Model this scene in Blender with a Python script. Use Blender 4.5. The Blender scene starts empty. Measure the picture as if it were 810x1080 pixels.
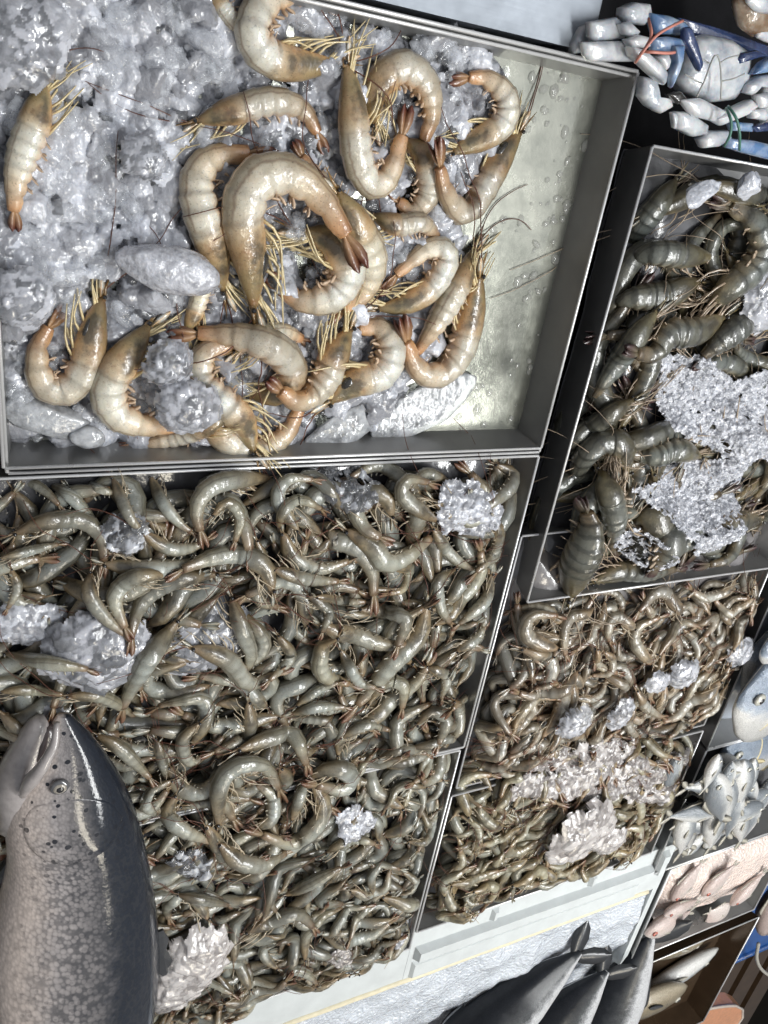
import bpy, math, random
import numpy as np
from mathutils import Vector, Matrix, noise

random.seed(7); rng = np.random.default_rng(7)
S = bpy.context.scene
COL = S.collection
PI = math.pi

# ------------------------------------------------------------------ camera
H = 0.5
CX, CY = 405.0, 540.0
VB, VA = np.array([2110, 415.0]), np.array([110, 2255.0])
F = math.sqrt(-float((VB-[CX, CY]) @ (VA-[CX, CY])))
_X = np.array([VB[0]-CX, VB[1]-CY, F]); _X /= np.linalg.norm(_X)
_Y = -np.array([VA[0]-CX, VA[1]-CY, F]); _Y /= np.linalg.norm(_Y)
_Z = np.cross(_X, _Y); _Z /= np.linalg.norm(_Z); _Y = np.cross(_Z, _X)
RW = np.array([_X, _Y, _Z])
cam = bpy.data.cameras.new('camera'); co = bpy.data.objects.new('camera', cam); COL.objects.link(co)
cam.sensor_fit = 'VERTICAL'; cam.sensor_height = 36; cam.lens = F/1080*36
cam.clip_start = 0.01; cam.clip_end = 100
r_, d_, f_ = RW @ np.array([1, 0, 0]), RW @ np.array([0, 1, 0]), RW @ np.array([0, 0, 1])
co.matrix_world = Matrix(((r_[0], -d_[0], -f_[0], 0), (r_[1], -d_[1], -f_[1], 0), (r_[2], -d_[2], -f_[2], H), (0, 0, 0, 1)))
S.camera = co

def at(px, py, z=0.0):
    """where the sight line of photo point (px, py) meets the height z"""
    d = RW @ np.array([px-CX, py-CY, F]); t = (z-H)/d[2]
    return np.array([d[0]*t, d[1]*t, z])
def pxs(px, py, z=0.0):
    """metres per photo pixel on the table there"""
    a, b, c = at(px, py, z), at(px+2, py, z), at(px, py+2, z)
    return math.sqrt(np.linalg.norm(np.cross(b-a, c-a)))/2

# ------------------------------------------------------------------ mesh helpers
class MB:
    def __init__(s): s.v = []; s.f = []; s.uv = []; s.c = []
    def add(s, v, f, uv=None, c=None):
        n = len(s.v)
        s.v += [tuple(map(float, p)) for p in v]
        s.f += [tuple(i+n for i in q) for q in f]
        s.uv += uv if uv is not None else [(0., 0.)]*len(v)
        s.c += c if c is not None else [1.0]*len(v)
    def build(s, name, mat, parent=None, smooth=True):
        me = bpy.data.meshes.new(name); me.from_pydata(s.v, [], s.f); me.materials.append(mat)
        if smooth: me.polygons.foreach_set('use_smooth', [True]*len(me.polygons))
        li = np.empty(len(me.loops), np.int32); me.loops.foreach_get('vertex_index', li)
        ul = me.uv_layers.new(name='UVMap'); ul.data.foreach_set('uv', np.array(s.uv, np.float32)[li].ravel())
        at_ = me.attributes.new('shade', 'FLOAT', 'POINT'); at_.data.foreach_set('value', np.array(s.c, np.float32))
        o = bpy.data.objects.new(name, me); COL.objects.link(o)
        if parent is not None:
            o.parent = parent; o.matrix_parent_inverse = Matrix.Translation(-Vector(parent.location))
        return o

def loft(m, C, A, B, ra, rb, n=12, belly=1.0, us=None, cs=None, cap=True):
    """rings round the points C: half axes ra along A and rb along B"""
    k = len(C); v = []; uv = []; c = []
    for i in range(k):
        for j in range(n):
            p = 2*PI*j/n; ca, sa = math.cos(p), math.sin(p)
            g = ra[i]*(ca if ca > 0 else ca*(belly if np.isscalar(belly) else belly[i]))
            v.append(C[i] + A[i]*g + B[i]*(rb[i]*sa))
            uv.append(((us[i] if us is not None else i/(k-1)), j/n)); c.append(cs[i] if cs is not None else 1.0)
    f = [(i*n+j, i*n+(j+1) % n, (i+1)*n+(j+1) % n, (i+1)*n+j) for i in range(k-1) for j in range(n)]
    if cap:
        f.append(tuple(range(n))[::-1]); f.append(tuple((k-1)*n+j for j in range(n)))
    m.add(v, f, uv, c)

def frames(P):
    P = np.asarray(P, float); T = np.gradient(P, axis=0); T /= np.linalg.norm(T, axis=1)[:, None]+1e-12
    return P, T
def spline(pts, n):
    p = np.asarray(pts, float)
    if len(p) == 2: p = np.array([p[0], (p[0]+p[1])/2, p[1]])
    q = np.vstack([2*p[0]-p[1], p, 2*p[-1]-p[-2]]); out = []
    for i in range(1, len(q)-2):
        a, b, c, d = q[i-1], q[i], q[i+1], q[i+2]
        for t in np.linspace(0, 1, 12, endpoint=False):
            out.append(.5*((2*b)+(-a+c)*t+(2*a-5*b+4*c-d)*t*t+(-a+3*b-3*c+d)*t**3))
    out.append(p[-1]); out = np.array(out)
    s = np.concatenate([[0], np.cumsum(np.linalg.norm(np.diff(out, axis=0), axis=1))])
    return np.array([np.interp(np.linspace(0, s[-1], n), s, out[:, k]) for k in range(out.shape[1])]).T
def tube(m, pts, r, n=5, u=(0, 1)):
    P, T = frames(pts); k = len(P)
    up = np.array([0.1, 0.05, 1.0]); A = np.cross(T, up); A /= np.linalg.norm(A, axis=1)[:, None]+1e-9; B = np.cross(A, T)
    r = np.broadcast_to(np.asarray(r, float), (k,)) if np.ndim(r) else np.full(k, r)
    loft(m, P, A, B, r, r, n, us=np.linspace(u[0], u[1], k))
def blade(m, base, d, w, nrm, L, W, th=0.0, bend=0.0, u=0.0):
    prof = [(0, .35), (.25, .8), (.55, 1.0), (.82, .75), (1, .12)]
    v = []; uv = []
    for t, q in prof:
        c = base + d*(t*L) + nrm*(bend*L*t*t)
        v += [c-w*(q*W), c+nrm*th, c+w*(q*W), c-nrm*th]; uv += [(u+t, 0), (u+t, .5), (u+t, 1), (u+t, .5)]
    f = []
    for i in range(len(prof)-1):
        for j in range(4): f.append((i*4+j, i*4+(j+1) % 4, i*4+4+(j+1) % 4, i*4+4+j))
    m.add(v, f, uv)
def ball(m, c, r, sc=(1, 1, 1), nu=8, nv=6):
    v = []; f = []
    for i in range(nv+1):
        a = PI*i/nv
        for j in range(nu):
            b = 2*PI*j/nu; v.append((c[0]+r*sc[0]*math.sin(a)*math.cos(b), c[1]+r*sc[1]*math.sin(a)*math.sin(b), c[2]+r*sc[2]*math.cos(a)))
    for i in range(nv):
        for j in range(nu): f.append((i*nu+j, (i+1)*nu+j, (i+1)*nu+(j+1) % nu, i*nu+(j+1) % nu))
    m.add(v, f)
def box(m, x0, x1, y0, y1, z0, z1):
    v = [(x, y, z) for z in (z0, z1) for y in (y0, y1) for x in (x0, x1)]
    m.add(v, [(0, 2, 3, 1), (4, 5, 7, 6), (0, 1, 5, 4), (2, 6, 7, 3), (0, 4, 6, 2), (1, 3, 7, 5)])
def tag(o, label=None, cat=None, group=None, kind=None):
    for k, x in (('label', label), ('category', cat), ('group', group), ('kind', kind)):
        if x: o[k] = x
    return o
def empty(name, loc, label, cat, group=None):
    o = bpy.data.objects.new(name, None); o.location = Vector([float(c) for c in loc]); o.empty_display_size = .01; COL.objects.link(o)
    return tag(o, label, cat, group)

# ------------------------------------------------------------------ materials
def mat(name):
    m = bpy.data.materials.new(name); m.use_nodes = True; nt = m.node_tree
    b = nt.nodes['Principled BSDF']
    return m, nt, b
def N(nt, t, **kw):
    n = nt.nodes.new(t)
    for k, x in kw.items():
        if hasattr(n, k): setattr(n, k, x)
        else: n.inputs[k].default_value = x
    return n
def ramp(nt, src, stops, interp='LINEAR'):
    r = nt.nodes.new('ShaderNodeValToRGB'); e = r.color_ramp.elements; r.color_ramp.interpolation = interp
    while len(e) < len(stops): e.new(.5)
    for i, (p, c) in enumerate(stops):
        e[i].position = p; e[i].color = tuple(c)+(1,) if not np.isscalar(c) else (c, c, c, 1)
    nt.links.new(src, r.inputs[0]); return r.outputs[0]
def mix(nt, fac, a, b, mode='MIX'):
    n = nt.nodes.new('ShaderNodeMix'); n.data_type = 'RGBA'; n.blend_type = mode
    for s, x in ((n.inputs[0], fac), (n.inputs[6], a), (n.inputs[7], b)):
        if hasattr(x, 'is_linked'): nt.links.new(x, s)
        elif np.isscalar(x): s.default_value = x
        else: s.default_value = tuple(x)+(1,)
    return n.outputs[2]
def mth(nt, op, a, b=0.0, clamp=False):
    n = nt.nodes.new('ShaderNodeMath'); n.operation = op; n.use_clamp = clamp
    for s, x in zip(n.inputs, (a, b)):
        if hasattr(x, 'is_linked'): nt.links.new(x, s)
        else: s.default_value = x
    return n.outputs[0]
def wnoise(nt, scale, detail=3, rough=.6, coord='Position', sc=None):
    if coord == 'Position': src = nt.nodes.new('ShaderNodeNewGeometry').outputs['Position']
    else: src = nt.nodes.new('ShaderNodeTexCoord').outputs[coord]
    if sc:
        mp = nt.nodes.new('ShaderNodeMapping'); mp.inputs['Scale'].default_value = sc; nt.links.new(src, mp.inputs[0]); src = mp.outputs[0]
    n = N(nt, 'ShaderNodeTexNoise', Scale=scale, Detail=detail, Roughness=rough); nt.links.new(src, n.inputs['Vector'])
    return n.outputs['Fac']
def bump(nt, b, h, strength=.5, dist=.001, also_coat=True):
    n = nt.nodes.new('ShaderNodeBump'); n.inputs['Strength'].default_value = strength; n.inputs['Distance'].default_value = dist
    nt.links.new(h, n.inputs['Height']); nt.links.new(n.outputs[0], b.inputs['Normal'])
    if also_coat: nt.links.new(n.outputs[0], b.inputs['Coat Normal'])
    return n

def plain(name, col, rough=.4, coat=0., metal=0., var=.25, nscale=80, bmp=.15, spec=.5):
    m, nt, b = mat(name)
    nz = wnoise(nt, nscale)
    c = mix(nt, nz, tuple(x*(1-var) for x in col), tuple(min(1, x*(1+var)) for x in col)); nt.links.new(c, b.inputs['Base Color'])
    b.inputs['Roughness'].default_value = rough; b.inputs['Coat Weight'].default_value = coat; b.inputs['Coat Roughness'].default_value = .06
    b.inputs['Metallic'].default_value = metal; b.inputs['Specular IOR Level'].default_value = spec
    if bmp: bump(nt, b, wnoise(nt, nscale*3), bmp, .001)
    return m

def shell_mat(name, stops, belly, bell=.6, dark=.75, var=.3, sss=.2, coat=.9, mott=(.2, .12, .07), mottw=.4, bmp=.28, bands=0.):
    """wet prawn shell: colour runs along the body (u), the belly side differs (v), blotches, segment lines"""
    m, nt, b = mat(name)
    uv = nt.nodes.new('ShaderNodeUVMap'); sp = nt.nodes.new('ShaderNodeSeparateXYZ'); nt.links.new(uv.outputs[0], sp.inputs[0])
    oi = nt.nodes.new('ShaderNodeObjectInfo')
    wob = mth(nt, 'ADD', sp.outputs[0], mth(nt, 'MULTIPLY', mth(nt, 'SUBTRACT', wnoise(nt, 90, 2), .5), .10))
    base = ramp(nt, wob, stops)
    bl = mth(nt, 'SUBTRACT', 1.0, mth(nt, 'MULTIPLY', mth(nt, 'ABSOLUTE', mth(nt, 'SUBTRACT', sp.outputs[1], .5)), 2.0))
    bl = mth(nt, 'ADD', bl, mth(nt, 'MULTIPLY', mth(nt, 'SUBTRACT', wnoise(nt, 160, 3), .5), .35))
    bf = ramp(nt, bl, [(.62, 0.0), (.92, bell)])
    c = mix(nt, bf, base, belly)
    mo = ramp(nt, wnoise(nt, 130, 4, .65), [(.50, 0.0), (.72, mottw)])
    hd = ramp(nt, sp.outputs[0], [(.30, 1.0), (.42, .35), (.8, .3), (.95, .8)])
    c = mix(nt, mth(nt, 'MULTIPLY', mo, hd), c, mott)
    if bands:
        bw = mth(nt, 'SINE', mth(nt, 'MULTIPLY', mth(nt, 'SUBTRACT', wob, .33), 2*PI/.102))
        c = mix(nt, mth(nt, 'MULTIPLY', ramp(nt, bw, [(.45, 0.), (.75, bands)]), ramp(nt, sp.outputs[0], [(.30, .3), (.36, 1.)])), c, (.022, .024, .022))
    hv = mth(nt, 'SUBTRACT', 1.0, mth(nt, 'MULTIPLY', mth(nt, 'ABSOLUTE', mth(nt, 'SUBTRACT', mth(nt, 'ABSOLUTE', mth(nt, 'SUBTRACT', sp.outputs[1], .5)), .22)), 5.))
    hb = mth(nt, 'MULTIPLY', ramp(nt, sp.outputs[0], [(.03, 0.), (.12, 1.), (.28, 1.), (.37, 0.)]), mth(nt, 'ADD', hv, mth(nt, 'MULTIPLY', mth(nt, 'SUBTRACT', wnoise(nt, 110, 3), .5), 2.2)))
    c = mix(nt, mth(nt, 'MULTIPLY', ramp(nt, hb, [(.35, 0.), (.95, 1.)]), dark), c, (.045, .04, .03))
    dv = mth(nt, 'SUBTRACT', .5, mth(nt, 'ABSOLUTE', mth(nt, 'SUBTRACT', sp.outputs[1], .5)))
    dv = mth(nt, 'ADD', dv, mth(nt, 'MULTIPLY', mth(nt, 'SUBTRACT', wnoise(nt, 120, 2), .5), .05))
    c = mix(nt, 1.0, c, ramp(nt, dv, [(.02, (.62, .56, .46)), (.14, (.92, .90, .86)), (.24, (1.08, 1.08, 1.08))]), 'MULTIPLY')  # back edge darkened in colour, imitating light falloff at the translucent rim
    vein = mth(nt, 'MULTIPLY', ramp(nt, dv, [(.075, 0.), (.095, .55), (.115, 0.)]), ramp(nt, sp.outputs[0], [(.36, 0.), (.40, 1.)]))
    c = mix(nt, vein, c, tuple(x*.6 for x in mott))
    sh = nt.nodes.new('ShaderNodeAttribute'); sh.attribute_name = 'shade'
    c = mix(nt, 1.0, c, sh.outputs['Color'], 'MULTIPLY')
    lo, hi = 1-var, 1+var*.6
    rnd = ramp(nt, oi.outputs['Random'], [(0, (lo, lo, lo*.98)), (.35, (1, .98, .92)), (.7, (.92*hi, .97*hi, hi)), (1, (hi, hi*.97, hi*.86))])
    c = mix(nt, 1.0, c, rnd, 'MULTIPLY')
    c = mix(nt, 1.0, c, ramp(nt, wnoise(nt, 42, 3), [(.32, (.80, .77, .73)), (.55, (1, 1, 1)), (.75, (1.0, .95, .90))]), 'MULTIPLY')
    sp_ = ramp(nt, wnoise(nt, 900, 1), [(.60, 1.0), (.74, .62)])
    c = mix(nt, 1.0, c, sp_, 'MULTIPLY')
    nt.links.new(c, b.inputs['Base Color'])
    b.inputs['Roughness'].default_value = .33; b.inputs['Specular IOR Level'].default_value = .5
    b.inputs['Coat Weight'].default_value = coat; b.inputs['Coat Roughness'].default_value = .05; b.inputs['Coat IOR'].default_value = 1.45
    if sss:
        b.inputs['Subsurface Weight'].default_value = sss; b.inputs['Subsurface Radius'].default_value = (1, .75, .5); b.inputs['Subsurface Scale'].default_value = .006
    h = mth(nt, 'ADD', wnoise(nt, 170, 2), mth(nt, 'MULTIPLY', wnoise(nt, 600, 2), .3))
    bump(nt, b, h, bmp, .0022)
    return m

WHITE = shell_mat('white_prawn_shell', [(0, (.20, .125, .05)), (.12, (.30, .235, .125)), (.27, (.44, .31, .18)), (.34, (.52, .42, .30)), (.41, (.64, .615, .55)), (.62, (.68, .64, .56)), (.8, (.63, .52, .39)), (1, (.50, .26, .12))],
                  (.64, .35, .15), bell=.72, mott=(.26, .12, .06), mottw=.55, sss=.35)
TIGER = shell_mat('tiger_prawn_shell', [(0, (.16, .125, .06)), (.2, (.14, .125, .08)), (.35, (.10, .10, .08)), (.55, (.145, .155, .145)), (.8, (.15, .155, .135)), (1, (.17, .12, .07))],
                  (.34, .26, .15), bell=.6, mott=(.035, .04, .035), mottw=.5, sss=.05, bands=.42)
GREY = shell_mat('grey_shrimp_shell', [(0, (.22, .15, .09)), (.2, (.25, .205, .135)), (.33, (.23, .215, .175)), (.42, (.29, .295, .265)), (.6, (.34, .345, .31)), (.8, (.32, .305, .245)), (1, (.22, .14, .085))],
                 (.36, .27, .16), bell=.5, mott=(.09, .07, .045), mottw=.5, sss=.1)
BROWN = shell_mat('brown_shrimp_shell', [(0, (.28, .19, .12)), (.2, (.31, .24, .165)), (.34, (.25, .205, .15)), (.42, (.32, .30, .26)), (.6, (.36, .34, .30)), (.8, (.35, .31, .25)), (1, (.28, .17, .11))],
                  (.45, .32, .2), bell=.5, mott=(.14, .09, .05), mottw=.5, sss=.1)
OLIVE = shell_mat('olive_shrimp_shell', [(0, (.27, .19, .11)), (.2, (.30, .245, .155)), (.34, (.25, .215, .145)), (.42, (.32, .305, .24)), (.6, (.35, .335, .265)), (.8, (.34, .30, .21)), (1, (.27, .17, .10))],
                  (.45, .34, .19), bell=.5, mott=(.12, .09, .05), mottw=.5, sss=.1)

def fin_mat(name, a, b_):
    m, nt, b = mat(name)
    uv = nt.nodes.new('ShaderNodeUVMap'); sp = nt.nodes.new('ShaderNodeSeparateXYZ'); nt.links.new(uv.outputs[0], sp.inputs[0])
    t = mth(nt, 'ADD', sp.outputs[0], mth(nt, 'MULTIPLY', mth(nt, 'SUBTRACT', wnoise(nt, 300), .5), .5))
    c = ramp(nt, t, [(.1, a), (.85, b_)]); nt.links.new(c, b.inputs['Base Color'])
    b.inputs['Roughness'].default_value = .35; b.inputs['Coat Weight'].default_value = .6; b.inputs['Coat Roughness'].default_value = .1
    bump(nt, b, wnoise(nt, 500), .3, .001); return m
TAIL_W = fin_mat('prawn_tail_fan', (.40, .24, .12), (.12, .035, .02))
TAIL_T = fin_mat('tiger_tail_fan', (.13, .11, .07), (.06, .03, .03))
TAIL_G = fin_mat('shrimp_tail_fan', (.25, .19, .11), (.16, .075, .045))
LEG_W = plain('prawn_leg', (.68, .56, .32), .35, .5, var=.35, nscale=200)
LEG_T = plain('tiger_leg', (.36, .28, .2), .35, .5, var=.45, nscale=200)
LEG_G = plain('shrimp_leg', (.50, .42, .30), .35, .5, var=.45, nscale=200)
SWIM_W = plain('prawn_swimmeret', (.52, .38, .26), .4, .5, var=.45, nscale=150)
ANT = plain('antenna', (.13, .05, .03), .45, .2, var=.3)
EYE = plain('black_eye', (.012, .011, .012), .12, 1., var=.1, bmp=0)
EGUT = plain('dark_head_organ', (.03, .028, .025), .25, .9, var=.5, nscale=120)

def ice_mat(name, lo, hi, bs=1., glass=0., bst=.9):
    """wet ice: frosted cores and clear dark pockets under a glittering skin"""
    m, nt, b = mat(name); out = nt.nodes['Material Output']
    sh = nt.nodes.new('ShaderNodeAttribute'); sh.attribute_name = 'shade'
    nz = mth(nt, 'ADD', mth(nt, 'MULTIPLY', wnoise(nt, 110*bs, 4, .7), .9), mth(nt, 'SUBTRACT', sh.outputs['Fac'], .5))
    c = ramp(nt, nz, [(.22, lo), (.48, tuple(.35*y+.65*x for x, y in zip(lo, hi))), (.85, hi)]); nt.links.new(c, b.inputs['Base Color'])
    b.inputs['Roughness'].default_value = .16; b.inputs['Specular IOR Level'].default_value = .5
    b.inputs['Coat Weight'].default_value = 1; b.inputs['Coat Roughness'].default_value = .04
    b.inputs['Subsurface Weight'].default_value = .25; b.inputs['Subsurface Radius'].default_value = (.8, .9, 1); b.inputs['Subsurface Scale'].default_value = .006
    vo = N(nt, 'ShaderNodeTexVoronoi', Scale=330.*bs, feature='SMOOTH_F1'); g = nt.nodes.new('ShaderNodeNewGeometry'); nt.links.new(g.outputs['Position'], vo.inputs['Vector'])
    h = mth(nt, 'ADD', mth(nt, 'MULTIPLY', wnoise(nt, 240*bs, 3), 1.), mth(nt, 'MULTIPLY', vo.outputs['Distance'], .7))
    bn = bump(nt, b, h, bst, .003)
    if glass:
        gl = nt.nodes.new('ShaderNodeBsdfPrincipled'); gl.inputs['Transmission Weight'].default_value = 1; gl.inputs['IOR'].default_value = 1.2; gl.inputs['Roughness'].default_value = .04
        gl.inputs['Base Color'].default_value = (.93, .95, .98, 1); nt.links.new(bn.outputs[0], gl.inputs['Normal'])
        mx = nt.nodes.new('ShaderNodeMixShader'); nt.links.new(ramp(nt, nz, [(.35, glass), (.75, glass*.35)]), mx.inputs[0])
        nt.links.new(b.outputs[0], mx.inputs[1]); nt.links.new(gl.outputs[0], mx.inputs[2]); nt.links.new(mx.outputs[0], out.inputs['Surface'])
    return m
ICE = ice_mat('clear_crushed_ice', (.22, .225, .24), (.70, .72, .77), .8, .6, .5)
ICE_W = ice_mat('white_ice', (.22, .23, .26), (.80, .81, .87), .9, .42, .5)
ICE_P = ice_mat('frosted_pink_ice', (.32, .29, .28), (.66, .625, .61), .6, .35, .3)
ICE_B = ice_mat('frosted_ice', (.30, .305, .33), (.68, .70, .76), .7, .0, .55)
ICE_G2 = ice_mat('crystal_ice', (.24, .25, .27), (.60, .61, .66), .6, .45, .28)
m, nt, b = mat('clear_ice_glass'); ICE_GL = m
b.inputs['Base Color'].default_value = (.72, .75, .80, 1); b.inputs['Roughness'].default_value = .05; b.inputs['Coat Weight'].default_value = 1; b.inputs['Coat Roughness'].default_value = .02
nt.links.new(ramp(nt, wnoise(nt, 130, 4, .7), [(.38, .10), (.68, .55)]), b.inputs['Alpha'])
bump(nt, b, wnoise(nt, 200, 3), .5, .002)
ICE_C = ice_mat('glassy_ice', (.25, .26, .27), (.75, .77, .80), .6, .85, .35)
ICE_G = ice_mat('granular_ice', (.34, .35, .385), (.68, .69, .74), 1.2, .0)

def steel_mat(name, col, rough, spots=.2, brush=(300, 8, 8), metal=1.):
    m, nt, b = mat(name); b.inputs['Metallic'].default_value = metal
    n1 = wnoise(nt, 14, 5, .65); n2 = wnoise(nt, 1.0, 3, .6, sc=brush)
    c = mix(nt, ramp(nt, n1, [(.3, 0.), (.75, 1.)]), tuple(x*(1-spots) for x in col), col)
    c = mix(nt, mth(nt, 'MULTIPLY', n2, .5), c, tuple(x*.75 for x in col)); nt.links.new(c, b.inputs['Base Color'])
    nt.links.new(ramp(nt, n1, [(.3, rough*.7), (.8, min(1, rough*1.4))]), b.inputs['Roughness'])
    bump(nt, b, n2, .12, .0006, False); return m
STEEL = steel_mat('stainless_steel', (.40, .40, .40), .30)
STEEL_D = steel_mat('worn_dark_steel', (.40, .40, .395), .38, .35, metal=.65)
STEEL_RIM = steel_mat('bright_steel_rim', (.88, .88, .88), .35, .05, metal=.5)
COUNTER = steel_mat('counter_steel', (.36, .39, .43), .6, .12, (10, 260, 10))
m, nt, b = mat('wet_steel_floor'); STEEL_F = m
n1 = wnoise(nt, 16, 6, .7); n2 = wnoise(nt, 60, 4, .7)
c = ramp(nt, mth(nt, 'ADD', mth(nt, 'MULTIPLY', n1, .7), mth(nt, 'MULTIPLY', n2, .3)), [(.3, (.15, .155, .13)), (.5, (.23, .235, .20)), (.72, (.31, .31, .265))])
nt.links.new(c, b.inputs['Base Color']); b.inputs['Metallic'].default_value = .75
nt.links.new(ramp(nt, n1, [(.3, .14), (.7, .30)]), b.inputs['Roughness']); b.inputs['Coat Weight'].default_value = .5; b.inputs['Coat Roughness'].default_value = .08
bump(nt, b, mth(nt, 'ADD', n2, mth(nt, 'MULTIPLY', n1, 1.2)), .10, .0015)
DARK = plain('dark_wet_counter', (.006, .006, .007), .6, .0, var=.5); DARK.node_tree.nodes['Principled BSDF'].inputs['Specular IOR Level'].default_value = .08
m, nt, b = mat('water'); WATER = m
b.inputs['Base Color'].default_value = (.5, .5, .47, 1); b.inputs['Alpha'].default_value = .28; b.inputs['Roughness'].default_value = .03; b.inputs['Coat Weight'].default_value = 1.; b.inputs['Coat Roughness'].default_value = .02

# ------------------------------------------------------------------ height field of what already lies in the trays
GX0, GX1, GY0, GY1, GS = -.20, 1.45, -1.30, .12, .0025
NX, NY = int((GX1-GX0)/GS), int((GY1-GY0)/GS)
HF = np.full((NX, NY), -.034)
def gi(x, y): return min(NX-1, max(0, int((x-GX0)/GS))), min(NY-1, max(0, int((y-GY0)/GS)))
def hf_raise(x, y, z, r, dome=True):
    k = int(r/GS)+1; i, j = gi(x, y)
    i0, i1, j0, j1 = max(0, i-k), min(NX, i+k+1), max(0, j-k), min(NY, j+k+1)
    gx = GX0+(np.arange(i0, i1)+.5)*GS-x; gy = GY0+(np.arange(j0, j1)+.5)*GS-y
    d2 = gx[:, None]**2+gy[None]**2; top = np.where(d2 < r*r, z+(np.sqrt(np.maximum(0, r*r-d2)) if dome else 0), -9)
    HF[i0:i1, j0:j1] = np.maximum(HF[i0:i1, j0:j1], top)
def hf_at(x, y, r):
    k = max(1, int(r*.6/GS)); i, j = gi(x, y)
    w = HF[max(0, i-k):i+k+1, max(0, j-k):j+k+1]
    return .55*w.max()+.45*w.mean()
def drape(P, R, k=.72, sm=5):
    z = np.array([hf_at(p[0], p[1], r) for p, r in zip(P, R)])+R*k
    ker = np.hanning(sm*2+1); ker /= ker.sum()
    zp = np.concatenate([np.full(sm, z[:sm].mean()), z, np.full(sm, z[-sm:].mean())])
    return .7*np.convolve(zp, ker, 'valid')+.3*np.polyval(np.polyfit(np.arange(len(z)), z, 2), np.arange(len(z)))

# ------------------------------------------------------------------ the prawn
SEG = [.37, .47, .57, .67, .77, .88, 1.0]
def prof(s):
    """half depth along the body, 1 = thickest; overlapping abdomen rings; shade darkens each ring's edge"""
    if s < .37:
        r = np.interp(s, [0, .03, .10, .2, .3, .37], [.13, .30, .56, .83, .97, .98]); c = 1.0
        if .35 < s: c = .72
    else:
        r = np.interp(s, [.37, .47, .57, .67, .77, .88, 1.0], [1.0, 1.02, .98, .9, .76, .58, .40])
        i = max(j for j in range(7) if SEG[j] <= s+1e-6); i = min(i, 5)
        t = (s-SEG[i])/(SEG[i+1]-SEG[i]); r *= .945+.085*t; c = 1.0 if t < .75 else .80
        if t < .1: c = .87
    return r, c
def s_stations(lod):
    if lod == 2: 
        st = [0, .02, .05, .1, .15, .2, .25, .3, .345, .368]
        for i in range(6):
            a, b_ = SEG[i], SEG[i+1]; st += [a+.004, a+(b_-a)*.35, a+(b_-a)*.75, b_-.006]
        return np.array(st+[1.0])
    if lod == 1:
        st = [0, .04, .1, .2, .3, .366]
        for i in range(6):
            a, b_ = SEG[i], SEG[i+1]; st += [a+.005, a+(b_-a)*.6, b_-.006]
        return np.array(st)
    return np.array([0, .06, .15, .28, .37, .45, .55, .65, .75, .86, 1.0])

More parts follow.
